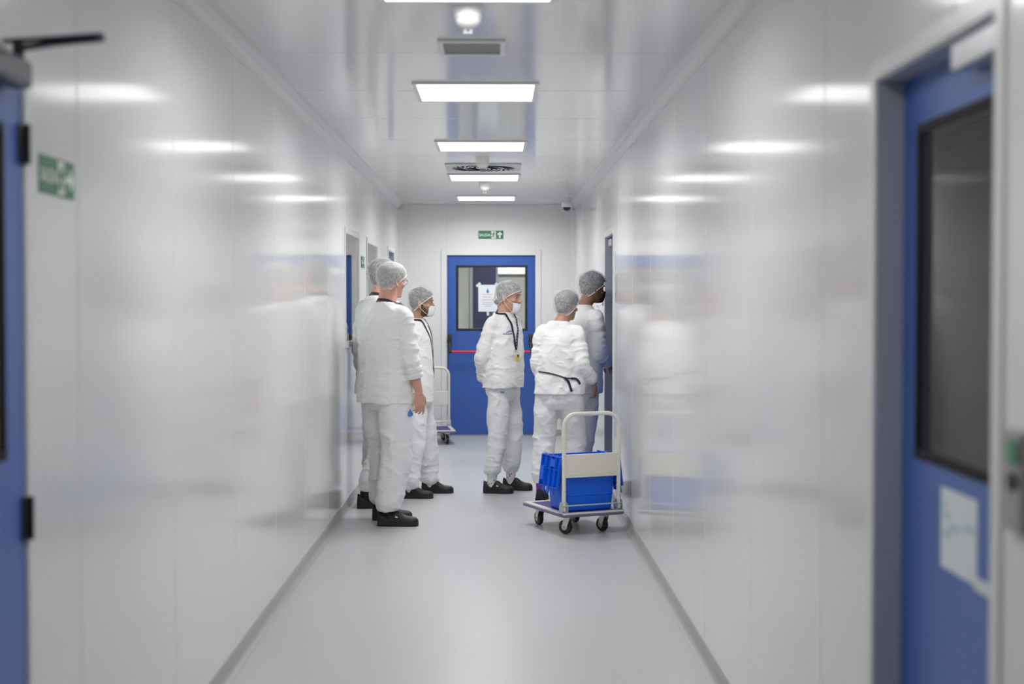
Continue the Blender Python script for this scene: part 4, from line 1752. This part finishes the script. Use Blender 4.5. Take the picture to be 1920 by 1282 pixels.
    for side in 'RL':
        a = arms[side]
        cu = a['cuff']
        Sx = a['S'] + (cen(shz) - a['S']) * 0.42 + UP * 0.022 * s
        Cf = a['E'] + (a['W'] - a['E']) * cu
        path = [Sx, a['S'], a['S'] * .5 + a['E'] * .5, a['E'], a['E'] * .55 + Cf * .45, a['E'] * .12 + Cf * .88, Cf]
        R = np.array([.036, .055, .066, .066, .063, .058, .040]) * s * sl
        pp = lerp_path(path, 5)
        g.tube(pp, np.interp(np.linspace(0, 6, len(pp)), range(7), R), 28)
    me = fuse(g, 0.0062, 4)
    V, N, E = mesh_arrays(me)
    w = np.zeros(len(V))
    for side in 'RL':
        w = np.maximum(w, np.exp(-((V - arms[side]['S']) ** 2).sum(1) / (0.085 * s) ** 2))
    V = V + (laplace(V, E, 45) - V) * np.clip(w * 1.3, 0, 1)[:, None]
    zl = V[:, 2] / s
    armd = np.full(len(V), 9.0)
    tar = np.zeros(len(V))
    for side in 'RL':
        a = arms[side]
        Cf = a['E'] + (a['W'] - a['E']) * a['cuff']
        for p, q, t0 in ((a['S'], a['E'], 0.0), (a['E'], Cf, 1.0)):
            u = q - p
            t = np.clip(((V - p) @ u) / (u @ u), 0, 1)
            dd = np.linalg.norm(V - p - t[:, None] * u, axis=1)
            k = dd < armd
            armd[k] = dd[k]
            tar[k] = (t0 + t)[k]
    arm_w = 1 - sstep(0.07 * s, 0.10 * s, armd)
    sk = np.array([(0.8, 0.25, 0.55), (-0.25, 0.95, 0.2), (-0.55, -0.2, 0.8)])
    d = (1 - arm_w) * (0.0105 * ridge(V * [7.5, 7.5, 2.0] + rs, rs + 10) * sstep(1.44, 1.25, zl) * 1.0
                       + 0.0075 * ridge((V @ sk) * [14, 6, 11] + 1.7, rs + 11))
    d += arm_w * (0.0085 * ridge(np.stack([tar * 6.5, vnoise(V * 9, rs + 3) * 0.9, V[:, 0] * 4], 1) + 5, rs + 12)
                  + 0.004 * ridge((V @ sk) * [16, 9, 12], rs + 13))
    bl = np.exp(-((zl - 1.02) / 0.06) ** 2) * (1 - arm_w)
    d += bl * 0.005 * ridge(V * [4, 4, 16], rs + 14)
    d *= sstep(1.52, 1.46, zl) * 0.85 + 0.15
    d *= sp.get('fold', 0.72)
    V = V + N * d[:, None]
    V = laplace(V, E, 1)
    set_co(me, V)
    tunic = link_mesh(me, 'tunic', M['tunic'], body)
    bu = BVHTree.FromPolygons([tuple(v) for v in V], [tuple(p.vertices) for p in me.polygons])
    bb = BVHTree.FromPolygons([tuple(v.co) for v in body.data.vertices], [tuple(p.vertices) for p in body.data.polygons])

    # --- shoes and socks
    for side in 'RL':
        H, K, An, fo = legs[side]
        make_shoe(An, fo, s, body, sp['sock'], sp.get('tag' + side, 0), K, sp.get('shoe', 0.95))

    # --- hair: a cap over the scalp behind the hairline
    g = Geo()
    m = 48
    zsh = np.linspace(0.035, 0.235, 30)
    hc = np.array((0, -.005, .120))
    hk = 0.003 + 0.7 * sp.get('puff', .02)
    rings = [hc + (head_ring(z, 0.0, m) - hc) * (1 + (hk * sstep(0.03, 0.10, z) + 0.003) / .105) for z in zsh]
    V = np.concatenate(rings)
    idx = lambda i, j: i * m + j % m
    line = 0.052 + (V[:, 1] + .09) * 0.72 + 0.02 * sstep(0.045, 0.0, np.abs(V[:, 0])) * (V[:, 1] > 0.03)
    ok = V[:, 2] > line
    F = []
    for i in range(len(zsh) - 1):
        for j in range(m):
            q = (idx(i, j), idx(i, j + 1), idx(i + 1, j + 1), idx(i + 1, j))
            if sum(ok[k] for k in q) >= 3:
                F.append(q)
    F.append(tuple(idx(len(zsh) - 1, j) for j in range(m)))
    used = sorted({k for f in F for k in f})
    mp = {k: i for i, k in enumerate(used)}
    V2 = V[used]
    inn = V2 * [0.93, 0.93, 1] - [0, 0, 0.004]
    nn = len(used)
    FF = [tuple(mp[k] for k in f) for f in F]
    from collections import Counter
    ec = Counter()
    for f in FF:
        for i in range(len(f)):
            ec[(f[i], f[(i + 1) % len(f)])] += 1
    FB = [tuple(nn + k for k in f[::-1]) for f in FF]
    FS = [(b, a, nn + a, nn + b) for (a, b) in ec if (b, a) not in ec]
    g.add(T(np.concatenate([V2, inn])), FF + FB + FS)
    if sp.get('bun'):
        g.ellipsoid(T((0, -.092, .062)), np.array((.030, .024, .024)) * hs)
    g.build('hair', M[sp['hair']], body, smooth=True, angle=60)
    for sg in (-1, 1):
        ge = Geo()
        ge.tube([T(p) for p in [(sg * .014, .0985, .134), (sg * .030, .0955, .1405), (sg * .047, .081, .137)]], np.array([.0025, .0038, .002]) * hs * sp.get('brow', 1.0), 8, round_ends=True)
        ge.build('eyebrow', M[sp['hair']], body, smooth=True)

    # --- hairnet: puffed sheer cap with a gathered elastic edge
    tilt = rad(sp.get('net_tilt', 33))
    ax = np.array((0, -math.sin(tilt), math.cos(tilt)))
    e1 = np.array((1.0, 0, 0))
    e2 = np.cross(ax, e1)
    nu, nv, bmax = 72, 26, rad(sp.get('net_open', 104))
    cc = np.array((0, -.006, .125))
    RA = np.array((.077 + .004, .099 + .004, .110 + .004))
    pf = sp.get('puff', 0.020)
    hv = [hc + (head_ring(z, 0.0, 40) - hc) * (1 + (hk + 0.0055) / .105) for z in np.concatenate([np.linspace(0, .2, 22), [.21, .222, .231, .236]])]
    hg = Geo()
    hg.loft(hv)
    hb = BVHTree.FromPolygons([tuple(v) for v in hg.verts()], hg.F)
    rings = []
    rng = np.random.RandomState(rs + 40)
    phz = rng.rand(6) * 6.28
    for i in range(nv + 1):
        be = bmax * (0.03 + 0.97 * i / nv)
        f = i / nv
        al = np.arange(nu) * 2 * PI / nu
        D = math.cos(be) * ax + math.sin(be) * (np.outer(np.cos(al), e1) + np.outer(np.sin(al), e2))
        rho = 1 / np.sqrt(((D / RA) ** 2).sum(1))
        for q in range(nu):
            hh = hb.ray_cast(Vector(cc + D[q] * 0.4), Vector(-D[q]))
            if hh[0] is not None:
                rho[q] = max(rho[q], 0.4 - hh[3] + 0.004)
        puff = 0.45 * pf * (math.sin(min(1, f * 1.02) * PI * 0.93) ** 0.7 * 0.75 + 0.25) * (1 - sstep(0.86, 1.0, f) * 0.85)
        gath = 0.0030 * sstep(0.35, 0.95, f) * (np.sin(al * 17 + phz[0]) * .6 + np.sin(al * 29 + phz[1]) * .5 + np.sin(al * 11 + phz[2]) * .5)
        gath = gath * (1 - sstep(0.93, 1.0, f) * 0.6)
        P = cc + D * (rho + puff + gath)[:, None]
        lump = 0.006 * vnoise(P * 22 + rs, rs + 50) * math.sin(f * PI)
        P = P + D * lump[:, None]
        if sp.get('bun'):
            bd_ = unit((0, -0.86, -0.52))
            k = np.exp(-((1 - D @ bd_) / 0.07))
            P = P + np.outer(k * 0.026, bd_)
        back = np.clip(-D[:, 1], 0, 1) ** 2 * sp.get('sag', 0.012)
        P = P - np.outer(back * math.sin(f * PI * 0.8), np.array((0, 0.7, 0.5)))
        rings.append(T(P))
    g = Geo()
    g.loft(rings, cap=False)
    g.add(rings[0], [tuple(range(nu))])
    net = g.build('hairnet', M[sp.get('net', 'net_thin')], body, smooth=True)
    g = Geo()
    g.tube([p for p in rings[-1]], 0.0026, 8, closed=True)
    g.build('elastic_band', M['elastic'], net, smooth=True)

    # --- mask
    mk = sp.get('mask')
    if mk:
        top = mk['top']
        mm = M[mk['mat']]
        nu2, nv2 = 27, 15
        prof = np.array([(0.0, top, .100 if top < .085 else .113, .064), (0.25, top - .024, .110, .064), (0.5, top - .046, .108, .061), (.78, top - .072, .099, .054), (1.0, top - .088, .082, .047)])
        grid = []
        for i in range(nv2):
            v = i / (nv2 - 1)
            z, yf_, hw = (np.interp(v, prof[:, 0], prof[:, k]) for k in (1, 2, 3))
            row = []
            for j in range(nu2):
                t = rad(-63 + 126 * j / (nu2 - 1))
                pleat = 0.0012 * math.sin(v * PI * 6)
                row.append((((hw + .004)) * math.sin(t), (yf_ + pleat) * max(0.0, math.cos(t)) ** 0.8 + .006, z + .010 * (1 - math.cos(t)) * (0.8 if v < .5 else 1.2)))
            grid.append(np.array(row))
        oo = [T(r_) for r_ in grid]
        ii = [T(r_ * [0.97, 0.975, 1]) for r_ in grid]
        g = Geo()
        V = np.concatenate(oo + ii)
        k0 = nv2 * nu2
        F = []
        for i in range(nv2 - 1):
            for j in range(nu2 - 1):
                q = (i * nu2 + j, i * nu2 + j + 1, (i + 1) * nu2 + j + 1, (i + 1) * nu2 + j)
                F.append(q)
                F.append(tuple(k0 + x for x in q[::-1]))
        for i in range(nv2 - 1):
            for j in (0, nu2 - 1):
                F.append((i * nu2 + j, (i + 1) * nu2 + j, k0 + (i + 1) * nu2 + j, k0 + i * nu2 + j))
        for j in range(nu2 - 1):
            for i in (0, nv2 - 1):
                F.append((i * nu2 + j, i * nu2 + j + 1, k0 + i * nu2 + j + 1, k0 + i * nu2 + j))
        g.add(V, F)
        mo = g.build('face_mask', mm, body, smooth=True)
        for sg, j in ((-1, 0), (1, nu2 - 1)):
            g = Geo()
            pa, pb = grid[1][j], grid[-3][j]
            ear = np.array((sg * .0835, -.020, .108))
            earb = np.array((sg * .0815, -.016, .080))
            g.tube([T(p) for p in lerp_path([pa, (pa + ear) / 2 + np.array((sg * .008, 0, .002)), ear + (0, 0, .012), ear, earb, (pb + earb) / 2 + np.array((sg * .010, 0, -.004)), pb], 4)], 0.0016, 6)
            g.build('ear_loop', M['elastic'] if mk['mat'] == 'mask_white' else mm, mo, smooth=True)
    if sp.get('beard'):
        m = 120
        zb = np.linspace(0.0, 0.105, 44)
        rings = [head_ring(z, 0.005, m) for z in zb]
        V = np.concatenate(rings)
        F = []
        for i in range(len(zb) - 1):
            for j in range(m):
                q = (i * m + j, i * m + (j + 1) % m, (i + 1) * m + (j + 1) % m, (i + 1) * m + j)
                p = V[list(q)].mean(0)
                if p[1] > 0.0 and p[2] < 0.020 + 0.05 * sstep(0.075, 0.03, p[1]) + 0.035 * sstep(0.025, 0.008, p[1]) + 0.03 * (p[1] > 0.06):
                    F.append(q)
        used = sorted({k for f in F for k in f})
        mp = {k: i for i, k in enumerate(used)}
        V2 = V[used]
        FF = [tuple(mp[k] for k in f) for f in F]
        nn = len(used)
        FB = [tuple(nn + k for k in f[::-1]) for f in FF]
        ec = {}
        for f in FF:
            for i in range(4):
                ec[(f[i], f[(i + 1) % 4])] = 1
        FS = [(b, a, nn + a, nn + b) for (a, b) in ec if (b, a) not in ec]
        g = Geo()
        g.add(T(np.concatenate([V2, V2 * [0.92, 0.94, 1] + [0, 0, .004]])), FF + FB + FS)
        g.build('beard', M['beard'], body, smooth=True)
    if sp.get('glasses'):
        g = Geo()
        for sg in (-1, 1):
            pts = []
            for k in range(20):
                t = 2 * PI * k / 20
                pts.append(T((sg * .033 + .0245 * math.cos(t), .104 - 0.006 * abs(math.cos(t) * 0.5 + sg * 0.5), .114 + .0185 * math.sin(t))))
            g.tube(pts, .0013 * hs, 6, closed=True)
            g.tube([T((sg * .0575, .098, .120)), T((sg * .071, .082, .120)), T((sg * .078, .03, .119)), T((sg * .081, -.010, .119)), T((sg * .080, -.028, .102))], .0014 * hs, 6)
        g.tube([T((-.009, .104, .118)), T((0, .106, .121)), T((.009, .104, .118))], .0013 * hs, 6)
        g.build('eyeglasses', M['specs'], body, smooth=True)

    # --- lanyard round the neck, lying on the tunic
    ly = sp.get('lanyard')
    if ly:
        nc = cen(1.50 * s) + Fw(pt) * (-0.012) * s
        pts, nrm = [], []
        fwd, rt = Fw(pt), Rt(pt)
        u_end, z_end = ly['u'] * s, ly['z'] * s

        def front(u, z):
            o = cen(z) + rt * u + fwd * 0.6
            return cast([bu, bb], o, -fwd, 0.002)
        left, right = [], []
        n = 26
        for sg, lst in ((1, right), (-1, left)):
            for k in range(n + 1):
                t = k / n
                u = sg * 0.058 * s * (1 - t) + u_end * t
                z = 1.475 * s * (1 - t) + z_end * t
                h = front(u, z)
                if h is not None:
                    lst.append(h)
        neck = []
        for k in range(17):
            an = rad(-25 + 230 * k / 16)          # from the right front round the back to the left front
            dirv = rt * math.cos(an) - fwd * math.sin(an)
            z = (1.478 + 0.030 * sstep(-0.2, 0.9, math.sin(an))) * s
            h = cast([bu, bb], cen(z) + fwd * -0.012 * s + dirv * 0.3, -dirv, 0.002)
            if h is not None:
                neck.append(h)
        def bridge(p, q):
            out = []
            for k in range(1, 7):
                m_ = p[0] + (q[0] - p[0]) * k / 7
                ctr = cen(m_[2]) + fwd * -0.012 * s
                rad_ = unit(m_ - ctr + 1e-6) * 0.8 + UP * 0.9
                h = cast([bu, bb], m_ + rad_ * 0.25, -unit(rad_), 0.002)
                if h is not None:
                    out.append(h)
            return out
        w = ly.get('w', 0.019)
        def smooth_pts(lst):
            P = np.array([p for p, _ in lst])
            N_ = np.array([q for _, q in lst])
            for _ in range(2):
                P[1:-1] = P[1:-1] * .5 + (P[:-2] + P[2:]) * .25
                N_[1:-1] = N_[1:-1] * .5 + (N_[:-2] + N_[2:]) * .25
            return P + N_ * 0.002, N_
        seq = right[::-1] + bridge(right[0], neck[0]) + neck + bridge(neck[-1], left[0]) + left
        P, N_ = smooth_pts(seq)
        g = Geo()
        g.loft(ribbon(list(P), list(N_), w))
        lo = g.build('lanyard', M['lanyard'], body, smooth=True, angle=30)
        if ly.get('spots'):
            src = left if ly['spots'] == 'L' else right
            P2, N2 = smooth_pts(src)
            g = Geo()
            L2 = np.concatenate([[0], np.cumsum(np.linalg.norm(np.diff(P2, axis=0), axis=1))])
            pos = np.arange(0.02, L2[-1] - 0.01, 0.024)
            for i, q in enumerate(pos):
                c = np.array([np.interp(q, L2, P2[:, a]) for a in range(3)])
                nn = unit(np.array([np.interp(q, L2, N2[:, a]) for a in range(3)]))
                tt_ = unit(np.array([np.interp(q + .004, L2, P2[:, a]) for a in range(3)]) - c)
                b_ = np.cross(tt_, nn)
                q4 = [c + nn * .0022 + tt_ * a * .005 + b_ * b * .0042 for a, b in ((-1, 0), (0, 1), (1, 0), (0, -1))]
                g.add([tuple(p) for p in q4] + [tuple(p - nn * .001) for p in q4], [(0, 1, 2, 3), (7, 6, 5, 4), (0, 4, 5, 1), (1, 5, 6, 2), (2, 6, 7, 3), (3, 7, 4, 0)])
            g.build('pattern', M['lanyardspot'], lo)
        if ly.get('badge'):
            end = right[-1]
            p0, n0 = end[0] + fwd * .012, unit(fwd * 1.0 + end[1] * 0.15)
            dn = unit(-UP - n0 * np.dot(-UP, n0))
            sd = np.cross(dn, n0)

            def slab(a0, a1, w0, o0, o1):
                gg = Geo()
                q = [p0 + dn * a + sd * b + n0 * c for c in (o0, o1) for a, b in ((a0, -w0), (a1, -w0), (a1, w0), (a0, w0))]
                gg.add([tuple(x) for x in q], [(0, 3, 2, 1), (4, 5, 6, 7), (0, 1, 5, 4), (1, 2, 6, 5), (2, 3, 7, 6), (3, 0, 4, 7)])
                return gg
            slab(-.006, .036, .006, .004, .0095).build('badge_clip', M['clip'], lo)
            bo = slab(.034, .088, .021, .008, .0105).build('id_badge', M['badge'], lo)
            slab(.036, .056, .008, .0100, .0115).build('badge_photo', M['lanyard'], bo)
    out = dict(body=body, tunic=tunic, trousers=trousers, bu=bu, bt=bt, bb=bb, cen=cen, s=s, root=root_xy)
    return out


# ------------------------------------------------------------------ the six people
HANG = dict(up=(.10, .0, -1), fore=(.02, .18, -1), hand=(-.02, .10, -1), palm=(-1, .1, 0), curl=.42)

pa = make_person(dict(
    label='person with glasses and back turned, in front at left by the wall', seed=3, s=1.0, root=(-.745, 9.60),
    hip=45, torso=46, head=45, pitch=3, sh=.182, bw=1.16, hoff=(-.022, 0), hz=.012, hscale=.96, bd=1.06, lean=(.02, -.02), hfwd=.02, hem=.812, skin='skin_pink', hair='hair_greybrown',
    footR=(-.718, 9.47, 92), footL=(-.775, 9.73, 84), tagR=1, sock='sock_black', cuffz=.10, leg=1.20,
    armR=dict(up=(.17, .02, -1), fore=(.06, .27, -1), hand=(-.05, .10, -1), palm=(-1, .25, 0), curl=[.35, .5, .6, .7], cuff=.62),
    armL=HANG, glasses=True, net='net', net_tilt=38, puff=.006, lanyard=dict(u=0, z=1.0), sleeve=1.0, neck=1.08))

pb_ = make_person(dict(
    label='person mostly hidden behind the glasses-wearing one, against the left wall', seed=11, s=1.03, root=(-.845, 10.36),
    hip=50, torso=42, head=48, sh=.165, hem=.80, skin='skin_warm', hair='hair_dark',
    footR=(-.93, 10.28, 85), footL=(-.93, 10.50, 82), tagR=1, sock='sock_black', cuffz=.12, leg=.95,
    armR=HANG, armL=HANG, net_tilt=36, puff=.008, lanyard=dict(u=0, z=1.05)))

pc = make_person(dict(
    label='bearded person in white face mask facing right, beside the left wall group', seed=23, s=.915, root=(-.615, 10.95),
    hip=95, torso=104, head=88, pitch=2, sh=.168, hem=.79, skin='skin_tan', hair='hair_dark',
    footR=(-.66, 10.79, 90), footL=(-.515, 11.09, 90), sock='sock_white', cuffz=.075, leg=1.0, hfwd=.012,
    armR=dict(up=(.10, -.34, -1), fore=(-.16, .62, -.72), hand=(-.75, .2, -.45), palm=(-1, .2, 0), curl=.6, cuff=.92),
    armL=dict(up=(.08, -.22, -1), fore=(-.3, .45, -1), hand=(-.5, .2, -.8), palm=(-1, .2, 0), curl=.5),
    mask=dict(top=.088, mat='mask_white'), beard=True, net_tilt=42, puff=.008, lanyard=dict(u=.0, z=1.0, spots='L')))

pd = make_person(dict(
    label='person standing alone in the middle with yellow badge, hands behind back', seed=37, s=.945, root=(.05, 11.17),
    hip=118, torso=128, head=108, pitch=6, sh=.160, bw=.98, bd=1.05, hem=.865, skin='skin_warm', hair='hair_brown', lean=(.015, 0), hfwd=.0,
    footR=(-.035, 11.08, 97), footL=(.118, 11.26, 99), tagR=1, sock='sock_spot', cuffz=.155, leg=.95,
    armR=dict(up=(.17, -.24, -1), fore=(-.42, -.26, -.9), hand=(-.8, -.06, -.5), palm=(.1, -1, -.1), curl=.5),
    armL=dict(up=(.17, -.24, -1), fore=(-.42, -.26, -.9), hand=(-.8, -.06, -.5), palm=(.1, -1, -.1), curl=.5),
    mask=dict(top=.066, mat='mask_white'), bun=True, net='net', brow=.6, net_tilt=38, puff=.004, shoe=.87,
    lanyard=dict(u=.028, z=1.185, spots='L', badge=True), neck=.92))

pe = make_person(dict(
    label='person seen from behind beside the trolley, dark strap trailing at waist', seed=53, s=.905, root=(.475, 10.64),
    hip=14, torso=20, head=38, sh=.158, bw=1.06, hoff=(.042, 0), hz=-.012, hscale=1.0, bd=1.05, hem=.885, skin='skin_tan', hair='hair_dark',
    footR=(.60, 10.74, 25), footL=(.335, 10.66, 8), sock='sock_purple', cuffz=.15, leg=1.06,
    armR=dict(up=(.16, -.05, -1), fore=(.16, .75, -.55), hand=(.05, .35, -1), palm=(-1, .1, 0), curl=[.3, .45, .55, .6], cuff=.95),
    armL=dict(up=(.10, -.02, -1), fore=(-.15, .7, -.7), hand=(-.1, .5, -.8), palm=(-1, .1, 0), curl=.5),
    net_tilt=40, puff=.017, sag=.010))

pf_ = make_person(dict(
    label='tall person in black face mask leaning to the far right door', seed=71, s=.985, root=(.635, 11.06),
    hip=38, torso=48, head=62, pitch=4, sh=.168, hoff=(.028, 0), hem=.80, skin='skin_brown', hair='hair_dark', lean=(.035, .01), hfwd=.025,
    footR=(.62, 10.98, 55), footL=(.60, 11.22, 45), sock='sock_black', cuffz=.10,
    armR=dict(up=(.06, .05, -1), fore=(-.45, .85, -.42), hand=(-.35, .9, -.2), palm=(.2, .1, -1), curl=.8),
    armL=HANG, mask=dict(top=.092, mat='mask_black'), net_tilt=40, puff=.013))


# --- prints and straps on the clothes
def spot_decal(p, which, o, d, ax, polys, mat, name):
    b = {'tunic': p['bu'], 'trousers': p['bt']}[which]
    return decal(polys, [b], np.array(o) - p['root'], np.array(d, float), np.array(ax, float), UP, M[mat], name, p[which])


Y_ = (0, 1, 0)
X_ = (1, 0, 0)
M['print_blue'] = nmat('print_blue', (0.06, 0.24, 0.66), 0.6)
M['print_slate'] = nmat('print_slate', (0.16, 0.21, 0.38), 0.6)
spot_decal(pa, 'trousers', (-.573, 8.5, .757), Y_, X_, [drop_poly(.050)], 'print_blue', 'printed_drop')
ax = (.85, -.3, 0)
lets = [[(-.034 + i * .012, -.012), (-.026 + i * .012, -.012), (-.026 + i * .012, -.003), (-.034 + i * .012, -.003)] for i in range(6)]
arcs = [[(-.012, .004), (.016, .018), (.030, .018), (.030, .012), (.016, .010), (-.008, .001)]]
spot_decal(pd, 'tunic', (.088, 10.2, 1.252), Y_, X_, lets + arcs, 'print_slate', 'printed_logo')
spot_decal(pd, 'tunic', (.218, 10.2, 1.255), Y_, X_, [[(-.010, -.02), (.010, -.02), (.012, .02), (-.008, .02)]], 'print_blue', 'sleeve_badge')
spot_decal(pd, 'trousers', (.05, 10.2, .793), Y_, X_, [[(-.012, -.008), (-.003, -.008), (-.003, .006), (-.012, .006)], [(.003, -.008), (.012, -.008), (.012, .006), (.003, .006)]], 'print_blue', 'printed_logo')
spot_decal(pc, 'tunic', (-.605, 9.9, 1.235), Y_, X_, [[(-.006, -.016), (.006, -.016), (.006, .012), (-.006, .012)]], 'print_slate', 'printed_logo')
spot_decal(pf_, 'trousers', (.78, 9.9, .735), Y_, X_, [drop_poly(.05)], 'print_blue', 'printed_drop')


# dark strap round the back of the waist with a hanging loop
def strap(p, pix, w, name, depth=9.0):
    """polyline given as (x, z) on the tunic's back, projected along +y"""
    P, N = [], []
    for q in lerp_path([np.array((a, 0, b)) for a, b in pix], 6):
        h = cast([p['bu']], np.array((q[0] - p['root'][0], depth - p['root'][1], q[2])), np.array((0, 1.0, 0)), 0.003)
        if h is not None:
            P.append(h[0])
            N.append(h[1])
    if len(P) < 3:
        return None
    P, N = np.array(P), np.array(N)
    for _ in range(3):
        N[1:-1] = N[1:-1] * .5 + (N[:-2] + N[2:]) * .25
        P[1:-1] = P[1:-1] * .5 + (P[:-2] + P[2:]) * .25
    g = Geo()
    g.loft(ribbon(list(P + N * .003), list(N), w))
    return g.build(name, M['lanyard'], p['tunic'], smooth=True, angle=30)


def px(x, y, Y):
    return ((x - 930) / 2667 * Y, 1.5 - (y - 564) / 2667 * Y)


Ye = 10.5
strap(pe, [px(1012, 698, Ye), px(1030, 700, Ye), px(1048, 705, Ye), px(1060, 709, Ye), px(1072, 710, Ye), px(1081, 711, Ye)], .010, 'waist_strap')
strap(pe, [px(1058, 708, Ye), px(1066, 716, Ye), px(1069, 726, Ye), px(1072, 734, Ye)], .018, 'waist_strap')
strap(pe, [px(1071, 710, Ye), px(1080, 711, Ye), px(1085, 716, Ye), px(1087, 721, Ye)], .018, 'waist_strap')
